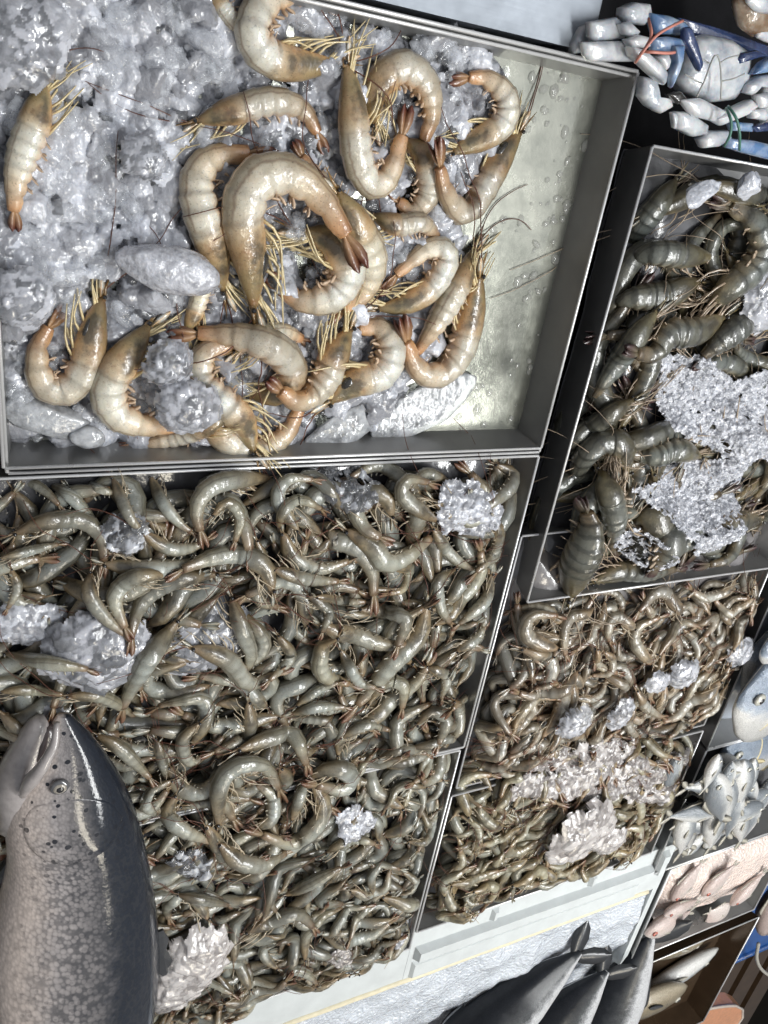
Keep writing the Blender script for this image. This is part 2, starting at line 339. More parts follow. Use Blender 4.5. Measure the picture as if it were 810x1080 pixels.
def prawn(name, P, R, dors, lod, M, roll=0., label=None, cat=None, group=None, into=None, dark_head=0., anten=2, tail_open=1., legs=8):
    """P: centre line head to tail (3-D), R: greatest half depth, dors: +1 if the back lies left of the run head to tail"""
    st = s_stations(lod); n = {2: 16, 1: 12, 0: 8}[lod]
    L = np.linalg.norm(np.diff(P, axis=0), axis=1).sum()
    q = np.linspace(0, 1, len(P)); C = np.array([np.interp(st, q, P[:, k]) for k in range(3)]).T
    _, T0 = frames(spline(P, 40)); T = np.array([np.interp(st, np.linspace(0, 1, 40), T0[:, k]) for k in range(3)]).T
    T /= np.linalg.norm(T, axis=1)[:, None]
    up = np.array([0, 0, 1.]); D = np.cross(up, T)*dors; D /= np.linalg.norm(D, axis=1)[:, None]+1e-9
    B = np.cross(T, D); B *= np.where(B[:, 2:3] < 0, -1, 1); 
    D, B = D*math.cos(roll)+B*math.sin(roll), B*math.cos(roll)-D*math.sin(roll)
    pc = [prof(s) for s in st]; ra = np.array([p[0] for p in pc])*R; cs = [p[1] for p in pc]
    wid = np.interp(st, [0, .2, .37, .6, 1], [.62, .72, .80, .82, .66]); rb = ra*wid
    top = into is not None
    m = into['body'] if top else MB()
    # the front of the head sits low on the back side: the spike runs along the back
    C2 = C + D*np.interp(st, [0, .12, .3], [.28, .12, 0])[:, None]*R*.8
    bel = np.array([.88 if s_ < .37 or lod < 2 else .70+.24*math.sin(PI*np.interp(s_, SEG, range(7)) % PI) for s_ in st])
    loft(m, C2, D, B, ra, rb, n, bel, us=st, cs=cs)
    hd, hD, hB = -T[0], D[0], B[0]
    # rostrum and the two blades beside the mouth
    rb0 = C2[0]+hD*(ra[0]*.35)
    tube(m, [C2[1]+hD*ra[1]*.5, rb0+hd*R*.5+hD*R*.05, rb0+hd*R*1.5+hD*R*.22], [R*.16, R*.09, R*.01], 5, (0, 0))
    if lod:
        for q_, sg in ((.15, 1), (.1, -1)):
            blade(m, C2[0]-hD*R*.08+hB*R*.14*sg, hd*.97-hD*.12+hB*.1*sg, hD, hB, R*1.25, R*.2, R*.03)
    P0 = C2[0]; x = into
    if lod == 1 or (lod == 0 and top):
        for k in range(5):
            s_ = (SEG[k]+SEG[k+1])/2; i = int(np.argmin(abs(st-s_))); dd = -D[i]*.8+T[i]*.35+B[i]*.3; dd /= np.linalg.norm(dd)
            blade(m, C2[i]-D[i]*ra[i]*.7+B[i]*rb[i]*.35, dd, T[i], B[i], R*.6, R*.13, R*.03, u=0)
    def out(nm, mb, mt): mb.build(nm, mt, root)
    if not top:
        root = m.build(name, M['shell']); tag(root, label, cat, group)
    # tail fan
    mb = x['tail'] if top else MB()
    e, eT, eD, eB = C[-1], T[-1], D[-1], B[-1]
    sp = .22*tail_open
    for a, b2, l, w in ((0, 0, .95, .2), (.6, 1, 1.05, .3), (-.6, 1, 1.05, .3), (1.1, -.8, .95, .26), (-1.1, -.8, .95, .26))[:5 if lod else 3]:
        d = eT+eD*sp*a*.9-eD*.1+eB*sp*b2*.7; d /= np.linalg.norm(d)
        blade(mb, e-eT*R*.12, d, eD*.86+eB*.5*np.sign(a if a else 1), eB, L*.17*l, R*w*1.15, R*.03, bend=-.08)
    if not top: out('tail_fan', mb, M['tail'])
    if lod == 0 or top: return None
    # eyes on short stalks
    for sg in (1, -1):
        mb = MB(); c = C2[1]+hD*R*.16+hB*(rb[1]*.85+R*.06)*sg+hd*R*.22; ball(mb, c, R*(.13 if lod == 2 else .18)); out('eye', mb, EYE)
    # legs under the chest, lying forward in a loose bundle
    swp = random.uniform(-.15, .5)
    for k in range(legs):
        s = .12+.22*k/max(1, legs-1); i = int(np.argmin(abs(st-s))); mb = MB(); sg = 1 if k % 2 else -1
        b0 = C2[i]-D[i]*ra[i]*.8+B[i]*rb[i]*.25*sg
        fw = random.uniform(1.1, 2.0); ln = R*random.uniform(1.4, 2.7)
        d1 = -T[i]*fw-D[i]*random.uniform(.5, 1.)+B[i]*.35*sg; d1 /= np.linalg.norm(d1)
        d2 = -T[i]*(fw+.4)-D[i]*(swp+random.uniform(-.45, .45))+B[i]*random.uniform(-.15, .35); d2 /= np.linalg.norm(d2)
        p1 = b0+d1*ln*.45; p2 = p1+d2*ln*.8
        tube(mb, spline([b0, p1, p2], 6), np.linspace(R*.085, R*.03, 6), 4); out('leg', mb, M['leg'])
    if lod == 2:
        # long whisker-like mouth legs running forward
        for k in range(7):
            mb = MB(); sg = (-1)**k; b0 = C2[2]-D[2]*ra[2]*(.1+.1*k)+B[2]*rb[2]*.35*sg
            d = hd-hD*random.uniform(.05, .5)+hB*random.uniform(-.1, .3); d /= np.linalg.norm(d)
            lf = random.uniform(.7, 1.5); p = [b0, b0+d*R*.9*lf-hD*R*.15, b0+d*R*2.0*lf+hD*(random.uniform(-.5, .3)-swp*.8)*R]
            tube(mb, spline(p, 7), np.linspace(R*.075, R*.02, 7), 4); out('feeler', mb, M['leg'])
        for k in range(5):
            s = (SEG[k]+SEG[k+1])/2; i = int(np.argmin(abs(st-s)))
            d = -D[i]*.8-T[i]*.35+B[i]*.25; d /= np.linalg.norm(d); mb = MB()
            for o_ in (-.3, .3): blade(mb, C2[i]-D[i]*ra[i]*.74+B[i]*rb[i]*o_*1.3, d+T[i]*(.75+o_*.6+random.uniform(-.2, .2)), T[i]*.6+B[i]*.6, B[i]*.7-T[i]*.5, R*random.uniform(.38, .52), R*.17, R*.02, bend=.15)
            out('swimmeret', mb, M['swim'])
        if dark_head:
            mb = MB(); i0 = 3; seg = slice(3, 7); Cs = C2[seg]-D[seg]*(ra[seg]*.42)[:, None]+B[seg]*(rb[seg]*.50)[:, None]
            loft(mb, Cs, D[seg], B[seg], ra[seg]*np.array([.15, .42, .42, .2])*dark_head, rb[seg]*np.array([.2, .44, .44, .2]), 8); out('head_cavity', mb, EGUT)
    # antennae draped over whatever lies there
    for k in range(anten):
        mb = MB(); a = random.uniform(-.9, .9); d = hd*1.0+hD*.2; ang = math.atan2(d[1], d[0])+a*.6; ln = L*random.uniform(.5, .95)
        p = [P0+hd*R*.3]; cur = random.uniform(-1.6, 1.6)
        for t in range(7):
            ang += cur/7+random.uniform(-.12, .12); stp = ln/7
            q2 = p[-1]+np.array([math.cos(ang), math.sin(ang), 0])*stp; q2[2] = max(hf_at(q2[0], q2[1], R)+R*.12, p[-1][2]-stp*.6) if t else p[-1][2]
            q2[2] = min(q2[2], p[-1][2]+stp*.6); p.append(q2)
        tube(mb, spline(p, 16), np.linspace(R*.035, R*.014, 16)+.00012, 3); out('antenna', mb, M['ant'])
    return root

def deposit(P, R):
    for p, s in zip(P[::2], np.linspace(0, 1, len(P))[::2]): hf_raise(p[0], p[1], p[2], R*prof(s)[0])
def lay_traced(pts, rpx, z0):
    """photo trace -> centre line resting on the heap"""
    q = spline(pts, 30); R = rpx*pxs(q[15][0], q[15][1], z0)
    rr = np.array([prof(s)[0] for s in np.linspace(0, 1, 30)])*R*.8
    z = np.full(30, z0)
    for _ in range(3):
        P = np.array([at(a, b_, zz) for (a, b_), zz in zip(q, z)]); z = drape(P, rr)
    P = np.array([at(a, b_, zz) for (a, b_), zz in zip(q, z)])
    return P, R
def back_side(P):
    d = np.diff(P[:, :2], axis=0); c = d[:-1, 0]*d[1:, 1]-d[:-1, 1]*d[1:, 0]
    return -1 if c.sum() > 0 else 1

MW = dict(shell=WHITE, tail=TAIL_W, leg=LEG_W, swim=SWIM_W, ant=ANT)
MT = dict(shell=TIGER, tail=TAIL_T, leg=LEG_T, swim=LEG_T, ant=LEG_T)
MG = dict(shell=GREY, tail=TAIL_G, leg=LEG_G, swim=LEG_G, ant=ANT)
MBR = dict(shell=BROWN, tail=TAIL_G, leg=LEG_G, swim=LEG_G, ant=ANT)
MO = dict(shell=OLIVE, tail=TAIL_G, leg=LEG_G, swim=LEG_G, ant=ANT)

# ------------------------------------------------------------------ trays
FLOOR_Z = -.030
def tray(x0, x1, y0, y1, label, zt=0., depth=.030, floor=STEEL_D, wall=STEEL_D, slope=.006, group=None, name='steel_tray'):
    r = empty(name, ((x0+x1)/2, (y0+y1)/2, zt-depth), label, 'tray', group)
    t = .0012; zb = zt-depth; s = slope
    m = MB(); box(m, x0+s, x1-s, y0+s, y1-s, zb-.0012, zb); m.build('tray_floor', floor, r, False)
    def wl(a, b_, n):      # a, b_ rim ends; n inward normal
        a, b_, n = np.array(a+(zt,)), np.array(b_+(zt,)), np.array(n+(0,)); dn = n*s-np.array([0, 0, depth]); d = (b_-a)/np.linalg.norm(b_-a)
        m = MB(); c, e = a+dn+d*s, b_+dn-d*s
        m.add([a, b_, e, c, a-n*t, b_-n*t, e-n*t, c-n*t], [(0, 1, 2, 3), (7, 6, 5, 4), (0, 4, 5, 1), (3, 2, 6, 7), (0, 3, 7, 4), (1, 5, 6, 2)]); m.build('tray_wall', wall, r, False)
        m = MB(); tube(m, [a-n*t*.5+np.array([0, 0, .0005]), b_-n*t*.5+np.array([0, 0, .0005])], .0012, 8); m.build('rim', STEEL_RIM, r)
    wl((x0, y0), (x1, y0), (0, 1)); wl((x0, y1), (x1, y1), (0, -1)); wl((x0, y0), (x0, y1), (1, 0)); wl((x1, y0), (x1, y1), (-1, 0))
    return r
def flat_hf(x0, x1, y0, y1, fn):
    i0, j0 = gi(x0, y0); i1, j1 = gi(x1, y1)
    for i in range(i0, i1):
        for j in range(j0, j1):
            HF[i, j] = fn(GX0+(i+.5)*GS, GY0+(j+.5)*GS)
def mound(name, x0, x1, y0, y1, fn, mt, label, cat='crushed ice'):
    nx, ny = max(8, int((x1-x0)/.006)), max(8, int((y1-y0)/.006)); m = MB(); v = []
    for i in range(nx+1):
        for j in range(ny+1):
            x, y = x0+(x1-x0)*i/nx, y0+(y1-y0)*j/ny; v.append((x, y, fn(x, y)))
    m.add(v, [(i*(ny+1)+j, (i+1)*(ny+1)+j, (i+1)*(ny+1)+j+1, i*(ny+1)+j+1) for i in range(nx) for j in range(ny)])
    flat_hf(x0, x1, y0, y1, fn); return tag(m.build(name, mt), label, cat, None, 'stuff')
def dome_fn(x0, x1, y0, y1, zlo, zhi, e=.06):
    def fn(x, y):
        d = min(x-x0, x1-x, y-y0, y1-y)/e; d = min(1, max(0, d)); d = d*d*(3-2*d)
        return zlo+(zhi-zlo)*d+.004*noise.noise(Vector((x*30, y*30, 1)))+.005*noise.noise(Vector((x*9, y*9, 4)))
    return fn

def rect(l, r_px, t, b_px, z=0.): return at(*l, z)[0], at(*r_px, z)[0], at(*b_px, z)[1], at(*t, z)[1]

# ================================================================== THE SETTING
m = MB(); box(m, -8, 12, -14, 6, -.95, -.9); tag(m.build('floor', plain('wet_dark_floor', (.010, .007, .004), .7, .0, var=.6, nscale=6, spec=.05), None, False), kind='structure')
m = MB(); box(m, -.9, 1.20, -1.75, .30, -.09, -.06); tag(m.build('display_counter', DARK, None, False), 'dark wet counter under all the trays', 'counter')
m = MB(); 
c0, c1 = at(345, 0, -.002), at(640, 62, -.002)
box(m, .02, .382, .0585, .40, -.055, -.003); tag(m.build('steel_counter_plate', COUNTER, None, False), 'pale brushed steel plate beyond the big prawn tray at the top edge', 'steel plate')

# trays -------------------------------------------------------------------------------------------
NX0, NX1, NY0, NY1 = .0125, .4228, -.2285, .0530
tray(NX0, NX1, NY0, NY1, 'steel tray of large pale prawns on melting ice with a bare wet right end', 0, .027, STEEL_F, STEEL_D)
tray(NX0+.002, NX1+.003, NY0-.0055, NY1-.003, 'second steel tray nested just under the tray of large pale prawns', -.0045, .0265, STEEL_D, STEEL_D, .0045)
TX0, TX1, TY0, TY1 = .452, .8, -.386, .0095
tray(TX0, TX1, TY0, TY1, 'steel tray of dark tiger prawns at the right edge', .003, .034)
MX0, MX1, MY0, MY1 = -.16, .4262, -.566, -.2385
tray(MX0, MX1, MY0, MY1, 'wide steel tray of grey shrimp right below the large pale prawns', -.004, .032)
LX0, LX1, LY0, LY1 = -.16, .4225, -.886, -.5705
tray(LX0, LX1, LY0, LY1, 'steel tray of grey shrimp heaped beside the big spotted fish', -.004, .032)
BX0, BX1, BY0, BY1 = .4345, .806, -.630, -.32
tray(BX0, BX1, BY0, BY1, 'steel tray of brownish shrimp just below the tiger prawn tray', -.008, .032)
OX0, OX1, OY0, OY1 = .4265, .800, -.855, -.6345
tray(OX0, OX1, OY0, OY1, 'steel tray of olive shrimp against the white foam box', -.002, .034)
PX0, PX1, PY0, PY1 = .822, 1.16, -.668, -.40
tray(PX0, PX1, PY0, PY1, 'steel tray of broad silver pomfrets at the right edge', 0, .034)
SX0, SX1, SY0, SY1 = .8225, 1.16, -.905, -.672
tray(SX0, SX1, SY0, SY1, 'steel tray of small slim silver fish right of the olive shrimp', 0, .034)
KX0, KX1, KY0, KY1 = .862, 1.142, -1.118, -.912
tray(KX0, KX1, KY0, KY1, 'steel tray of pinkish fish on rosy ice', -.001, .034)
WX0, WX1, WY0, WY1 = .880, 1.170, -1.45, -1.150
tray(WX0, WX1, WY0, WY1, 'nearly empty brown stained steel tray in the lower right corner', 0, .04, plain('brown_wet_steel', (.12, .08, .05), .25, .5, .6, .4, 30), plain('brown_wet_steel_wall', (.10, .065, .04), .25, .5, .6, .4, 30))

# ice beds under the heaps --------------------------------------------------------------------------
f1 = lambda x, y: -.020+.006*noise.noise(Vector((x*40, y*40, 2)))-.012*max(0, (x-.30)/.1)
bed = plain('wet_ice_bed', (.07, .07, .075), .25, .8, var=.5, nscale=40, bmp=.4)
bedw = plain('frosty_ice_bed', (.20, .19, .19), .25, .8, var=.4, nscale=40, bmp=.5)
bedp = plain('rosy_ice_bed', (.55, .42, .37), .3, .6, var=.3, nscale=50, bmp=.6)
bedb = plain('bluish_ice_bed', (.50, .54, .60), .3, .6, var=.3, nscale=50, bmp=.6)
mound('ice_bed', MX0+.01, MX1-.004, MY0+.004, MY1-.004, dome_fn(MX0, MX1, MY0, MY1+.06, -.030, -.010), bed, 'wet crushed ice under the grey shrimp of the wide tray')
mound('ice_bed', LX0+.01, LX1-.004, LY0+.004, LY1-.004, dome_fn(LX0, LX1, LY0, LY1+.06, -.030, -.006), bed, 'wet crushed ice under the grey shrimp beside the spotted fish')
mound('ice_bed', TX0+.004, TX1-.004, TY0+.004, TY1-.004, dome_fn(TX0, TX1, TY0, TY1, -.032, -.012), bed, 'wet crushed ice under the tiger prawns')
mound('ice_bed', BX0+.004, BX1-.004, BY0+.004, BY1-.004, dome_fn(BX0, BX1, BY0, BY1, -.034, -.008), bedw, 'crushed ice under the brownish shrimp')
mound('ice_bed', OX0+.004, OX1-.004, OY0+.004, OY1-.004, dome_fn(OX0, OX1, OY0, OY1+.03, -.034, -.004), bedw, 'crushed ice under the olive shrimp')
mound('ice_bed', PX0+.004, PX1-.004, PY0+.004, PY1-.004, dome_fn(PX0, PX1, PY0, PY1, -.034, -.014), bedb, 'crushed ice under the silver pomfrets')
mound('ice_bed', SX0+.004, SX1-.004, SY0+.004, SY1-.004, dome_fn(SX0, SX1, SY0, SY1, -.034, -.018), bed, 'wet ice under the small silver fish')

# ------------------------------------------------------------------ ice pieces
def chunk(m, c, r, sc=(1, 1, 1), rot=None, lod=2, rough=.25, seed=0, facet=0):
    import bmesh
    bm = bmesh.new(); bmesh.ops.create_icosphere(bm, subdivisions=lod, radius=1)
    R3 = rot if rot is not None else Matrix.Rotation(random.uniform(0, 6.3), 3, 'Z') @ Matrix.Rotation(random.uniform(0, 6.3), 3, 'X')
    o = Vector((random.uniform(-50, 50), random.uniform(-50, 50), seed)); ds = [(Vector((random.gauss(0, 1), random.gauss(0, 1), random.gauss(0, 1))).normalized(), random.uniform(.62, .9)) for _ in range(facet)]
    v = []
    for q in bm.verts:
        p = q.co*(1+rough*noise.noise(q.co*1.3+o)*1.6+rough*.5*noise.noise(q.co*3.1+o))
        for nrm, h in ds:
            t = p.dot(nrm)
            if t > h: p = p-nrm*(t-h)*.9
        p = R3 @ Vector((p.x*sc[0], p.y*sc[1], p.z*sc[2])); v.append((c[0]+p.x*r, c[1]+p.y*r, c[2]+p.z*r))
    bm.verts.index_update(); f = [tuple(x.index for x in q.verts) for q in bm.faces]; bm.free(); m.add(v, f, None, [.72]*len(v))
def ice_piece(px, py, z, wpx, hpx, ang, mt, label, thick=.55, lod=4, rough=.22, facet=5):
    c = at(px, py, z); s = pxs(px, py, z); m = MB(); a = math.radians(ang)
    # long axis lies along the photo direction ang
    d = at(px+10*math.cos(a), py+10*math.sin(a), z)-c; rot = Matrix.Rotation(math.atan2(d[1], d[0]), 3, 'Z')
    chunk(m, (0, 0, 0), s, (wpx/2, hpx/2, min(wpx, hpx)/2*thick), rot, lod, rough, 0, facet)
    o = m.build('ice_chunk', mt); o.location = Vector(c); return tag(o, label, 'ice', None)
def crystal(px, py, z, wpx, hpx, ang, mt, label, white=(.2, 1.), hk=.45, fine=1.):
    """a chunk of ice made of many grown together angular crystals"""
    c = at(px, py, z); s = pxs(px, py, z); a = math.radians(ang); d = at(px+10*math.cos(a), py+10*math.sin(a), z)-c; an = math.atan2(d[1], d[0])
    A, B_ = wpx/2*s, hpx/2*s; stp = .0009; n = int(2*max(A, B_)*1.25/stp); o = -max(A, B_)*1.25
    X, Y = np.meshgrid(o+np.arange(n)*stp, o+np.arange(n)*stp, indexing='ij'); ca, sa = math.cos(an), math.sin(an)
    Zg = np.full((n, n), -9.); Cg = np.zeros((n, n)); m0 = min(A, B_)
    for k in range(int(300*fine)):
        u, t = random.uniform(-1, 1), random.uniform(-1, 1); rad = u*u+t*t
        w = 1+.25*noise.noise(Vector((u*1.5, t*1.5, px)))
        if rad > .86*w: continue
        x, y = u*A*ca-t*B_*sa, u*A*sa+t*B_*ca; h = hk*m0*math.sqrt(max(0, 1-rad/w))*1.6; r = m0*random.uniform(.18, .5)/fine**.3
        dx, dy = X-x, Y-y; g = np.zeros_like(X); a0 = random.uniform(0, 6.3); nd = random.choice((5, 6, 7))
        for q in range(nd):
            b_ = a0+2*PI*q/nd+random.uniform(-.3, .3); g = np.maximum(g, (dx*math.cos(b_)+dy*math.sin(b_))/(r*random.uniform(.65, 1.)))
        zz = h+(random.gauss(0, .15)-.35*x/A)*dx+(random.gauss(0, .15)-.35*y/B_)*dy-r*.5*np.maximum(0, g-.5)**1.5+random.uniform(0, .09)*m0
        up = (g < 1) & (zz > Zg); Zg[up] = zz[up]; Cg[up] = .5+(random.uniform(*white)-.5)*.9
    idx = -np.ones((n, n), int); ok = Zg > -8; idx[ok] = np.arange(ok.sum()); m = MB()
    p, q_, r_, s_ = idx[:-1, :-1], idx[1:, :-1], idx[1:, 1:], idx[:-1, 1:]; f = (p >= 0) & (q_ >= 0) & (r_ >= 0) & (s_ >= 0)
    m.add(np.column_stack([X[ok], Y[ok], Zg[ok]]), np.column_stack([p[f], q_[f], r_[f], s_[f]]).tolist(), None, Cg[ok].tolist())
    for x, y, z in zip(X[ok][::9], Y[ok][::9], Zg[ok][::9]): hf_raise(c[0]+x, c[1]+y, c[2]+z-.001, .004, False)
    ob = m.build('ice_chunk', mt); ob.location = Vector(c); return tag(ob, label, 'ice')
def inpoly(x, y, P):
    r = False
    for i in range(len(P)):
        a, b_ = P[i], P[i-1]
        if (a[1] > y) != (b_[1] > y) and x < (b_[0]-a[0])*(y-a[1])/(b_[1]-a[1])+a[0]: r = not r
    return r
def crushed(polypx, n, r0, r1, z0, z1, mt, label, lod=1, name='crushed_ice', on_heap=False, lift=.4, white=(0., 1.), step=None):
    """a pile of angular ice bits: the upper envelope of many tilted many-sided plates"""
    W = [at(x, y, -.01) for x, y in polypx]; xs = [p[0] for p in W]; ys = [p[1] for p in W]; P2 = [(p[0], p[1]) for p in W]
    stp = step or max(.0007, r0*.42); x0, y0 = min(xs)-r1, min(ys)-r1; nx, ny = int((max(xs)+r1-x0)/stp)+2, int((max(ys)+r1-y0)/stp)+2
    BL = HF.copy()
    for ax in (0, 1):
        BL = sum(np.roll(BL, q, ax) for q in range(-5, 6))/11
    Zg = np.full((nx, ny), -9.); Cg = np.zeros((nx, ny)); k = 0; pts = []
    while k < n:
        x, y = random.uniform(min(xs), max(xs)), random.uniform(min(ys), max(ys))
        if not inpoly(x, y, P2): continue
        k += 1; r = r0+(r1-r0)*random.random()**2.2
        h = (BL[gi(x, y)]+.0035+r*lift*random.uniform(.4, 1.4)) if on_heap else random.uniform(z0, z1)
        i0, i1 = max(0, int((x-r-x0)/stp)), min(nx, int((x+r-x0)/stp)+2); j0, j1 = max(0, int((y-r-y0)/stp)), min(ny, int((y+r-y0)/stp)+2)
        dx = (x0+np.arange(i0, i1)*stp-x)[:, None]; dy = (y0+np.arange(j0, j1)*stp-y)[None]
        a0 = random.uniform(0, 6.3); nd = random.choice((5, 6, 7)); g = np.zeros((i1-i0, j1-j0))
        for q in range(nd):
            a = a0+2*PI*q/nd+random.uniform(-.35, .35); g = np.maximum(g, (dx*math.cos(a)+dy*math.sin(a))/(r*random.uniform(.6, 1.)))
        tl_ = .26 if on_heap else .4; t1, t2 = random.gauss(0, tl_), random.gauss(0, tl_)
        z = h+t1*dx+t2*dy-r*.8*np.maximum(0, g-.45)**1.5-.12*r*g*g
        up = (g < 1) & (z > Zg[i0:i1, j0:j1]); Zg[i0:i1, j0:j1][up] = z[up]; Cg[i0:i1, j0:j1][up] = .5+(random.uniform(*white)-.5)*.9
        if on_heap or r > .004: pts.append((x, y, h-r*.2, r*.7))
    for p in pts: hf_raise(*p, False)
    idx = -np.ones((nx, ny), int); ok = Zg > -8; idx[ok] = np.arange(ok.sum()); ii, jj = np.nonzero(ok)
    m = MB(); jit = np.random.default_rng(3).uniform(-.3, .3, (len(ii), 2))*stp
    v = np.column_stack([x0+ii*stp+jit[:, 0], y0+jj*stp+jit[:, 1], Zg[ok]])
    a, b_, c, d = idx[:-1, :-1], idx[1:, :-1], idx[1:, 1:], idx[:-1, 1:]; q = (a >= 0) & (b_ >= 0) & (c >= 0) & (d >= 0); Z4 = np.stack([Zg[:-1, :-1], Zg[1:, :-1], Zg[1:, 1:], Zg[:-1, 1:]]); q &= (Z4.max(0)-Z4.min(0)) < max(.008, r1*.8)
    m.add(v, np.column_stack([a[q], b_[q], c[q], d[q]]).tolist(), None, Cg[ok].tolist())
    return tag(m.build(name, mt), label, 'crushed ice', None, 'stuff')

flat_hf(NX0, NX1, NY0, NY1, lambda x, y: -.027)
NEAR_ICE = [(-40, -40), (330, -12), (400, 25), (480, 45), (540, 75), (545, 110), (500, 200), (490, 330), (450, 400), (400, 455), (250, 470), (120, 468), (20, 470), (-40, 300)]
crushed(NEAR_ICE, 1200, .006, .020, -.026, -.016, ICE_B, 'grey blue crushed ice covering the left of the large prawn tray', step=.0013, white=(0, .95))
crushed(NEAR_ICE, 1100, .0025, .008, 0, 0, ICE, 'clear wet ice crumbs on the bed of the large prawn tray', on_heap=True, lift=.35, white=(0, .8))
crushed([(-60, -60), (250, -40), (190, 120), (190, 260), (120, 290), (30, 330), (-40, 330)], 420, .005, .014, 0, 0, ICE_B, 'broken ice lumps piled at the left of the large prawn tray', on_heap=True, lift=.35, step=.0013, white=(.1, 1.))
m = MB(); k = 0
while k < 150:
    x, y = random.uniform(-10, 530), random.uniform(-10, 465)
    if not inpoly(x, y, NEAR_ICE): continue
    k += 1; r = random.uniform(.004, .011); c = at(x, y, -.01); z = hf_at(c[0], c[1], r)+r*.15; chunk(m, (c[0], c[1], z), r, (1, random.uniform(.6, .9), random.uniform(.4, .6)), Matrix.Rotation(random.uniform(0, 6), 3, 'Z'), 3, .25, 0, 5); hf_raise(c[0], c[1], z, r*.4)
tag(m.build('clear_ice_bits', ICE_GL), 'glass clear melting ice bits among the crushed ice of the large prawn tray', 'crushed ice', None, 'stuff')
# melt water beads on the bare steel
m = MB()
for px, py, n in ((600, 100, 14), (620, 150, 18), (585, 195, 16), (612, 235, 12), (570, 255, 10), (565, 300, 14), (575, 345, 8), (555, 400, 8), (535, 430, 10), (545, 120, 10), (580, 80, 12), (500, 420, 8), (520, 260, 5)):
    for _ in range(n):
        x, y = px+random.gauss(0, 16), py+random.gauss(0, 16); c = at(x, y, -.027)
        if not (NX0+.01 < c[0] < NX1-.008 and NY0+.01 < c[1] < NY1-.008): continue
        r = random.choice([.0008, .0012, .002, .003, .0045])*random.uniform(.7, 1.2); chunk(m, (c[0], c[1], -.0268), r, (1, random.uniform(.55, 1), .34), Matrix.Rotation(random.uniform(0, 6), 3, 'Z'), 2, .25)
tag(m.build('water_droplets', WATER), 'clear water beads scattered on the bare steel of the large prawn tray', 'water', None, 'stuff')

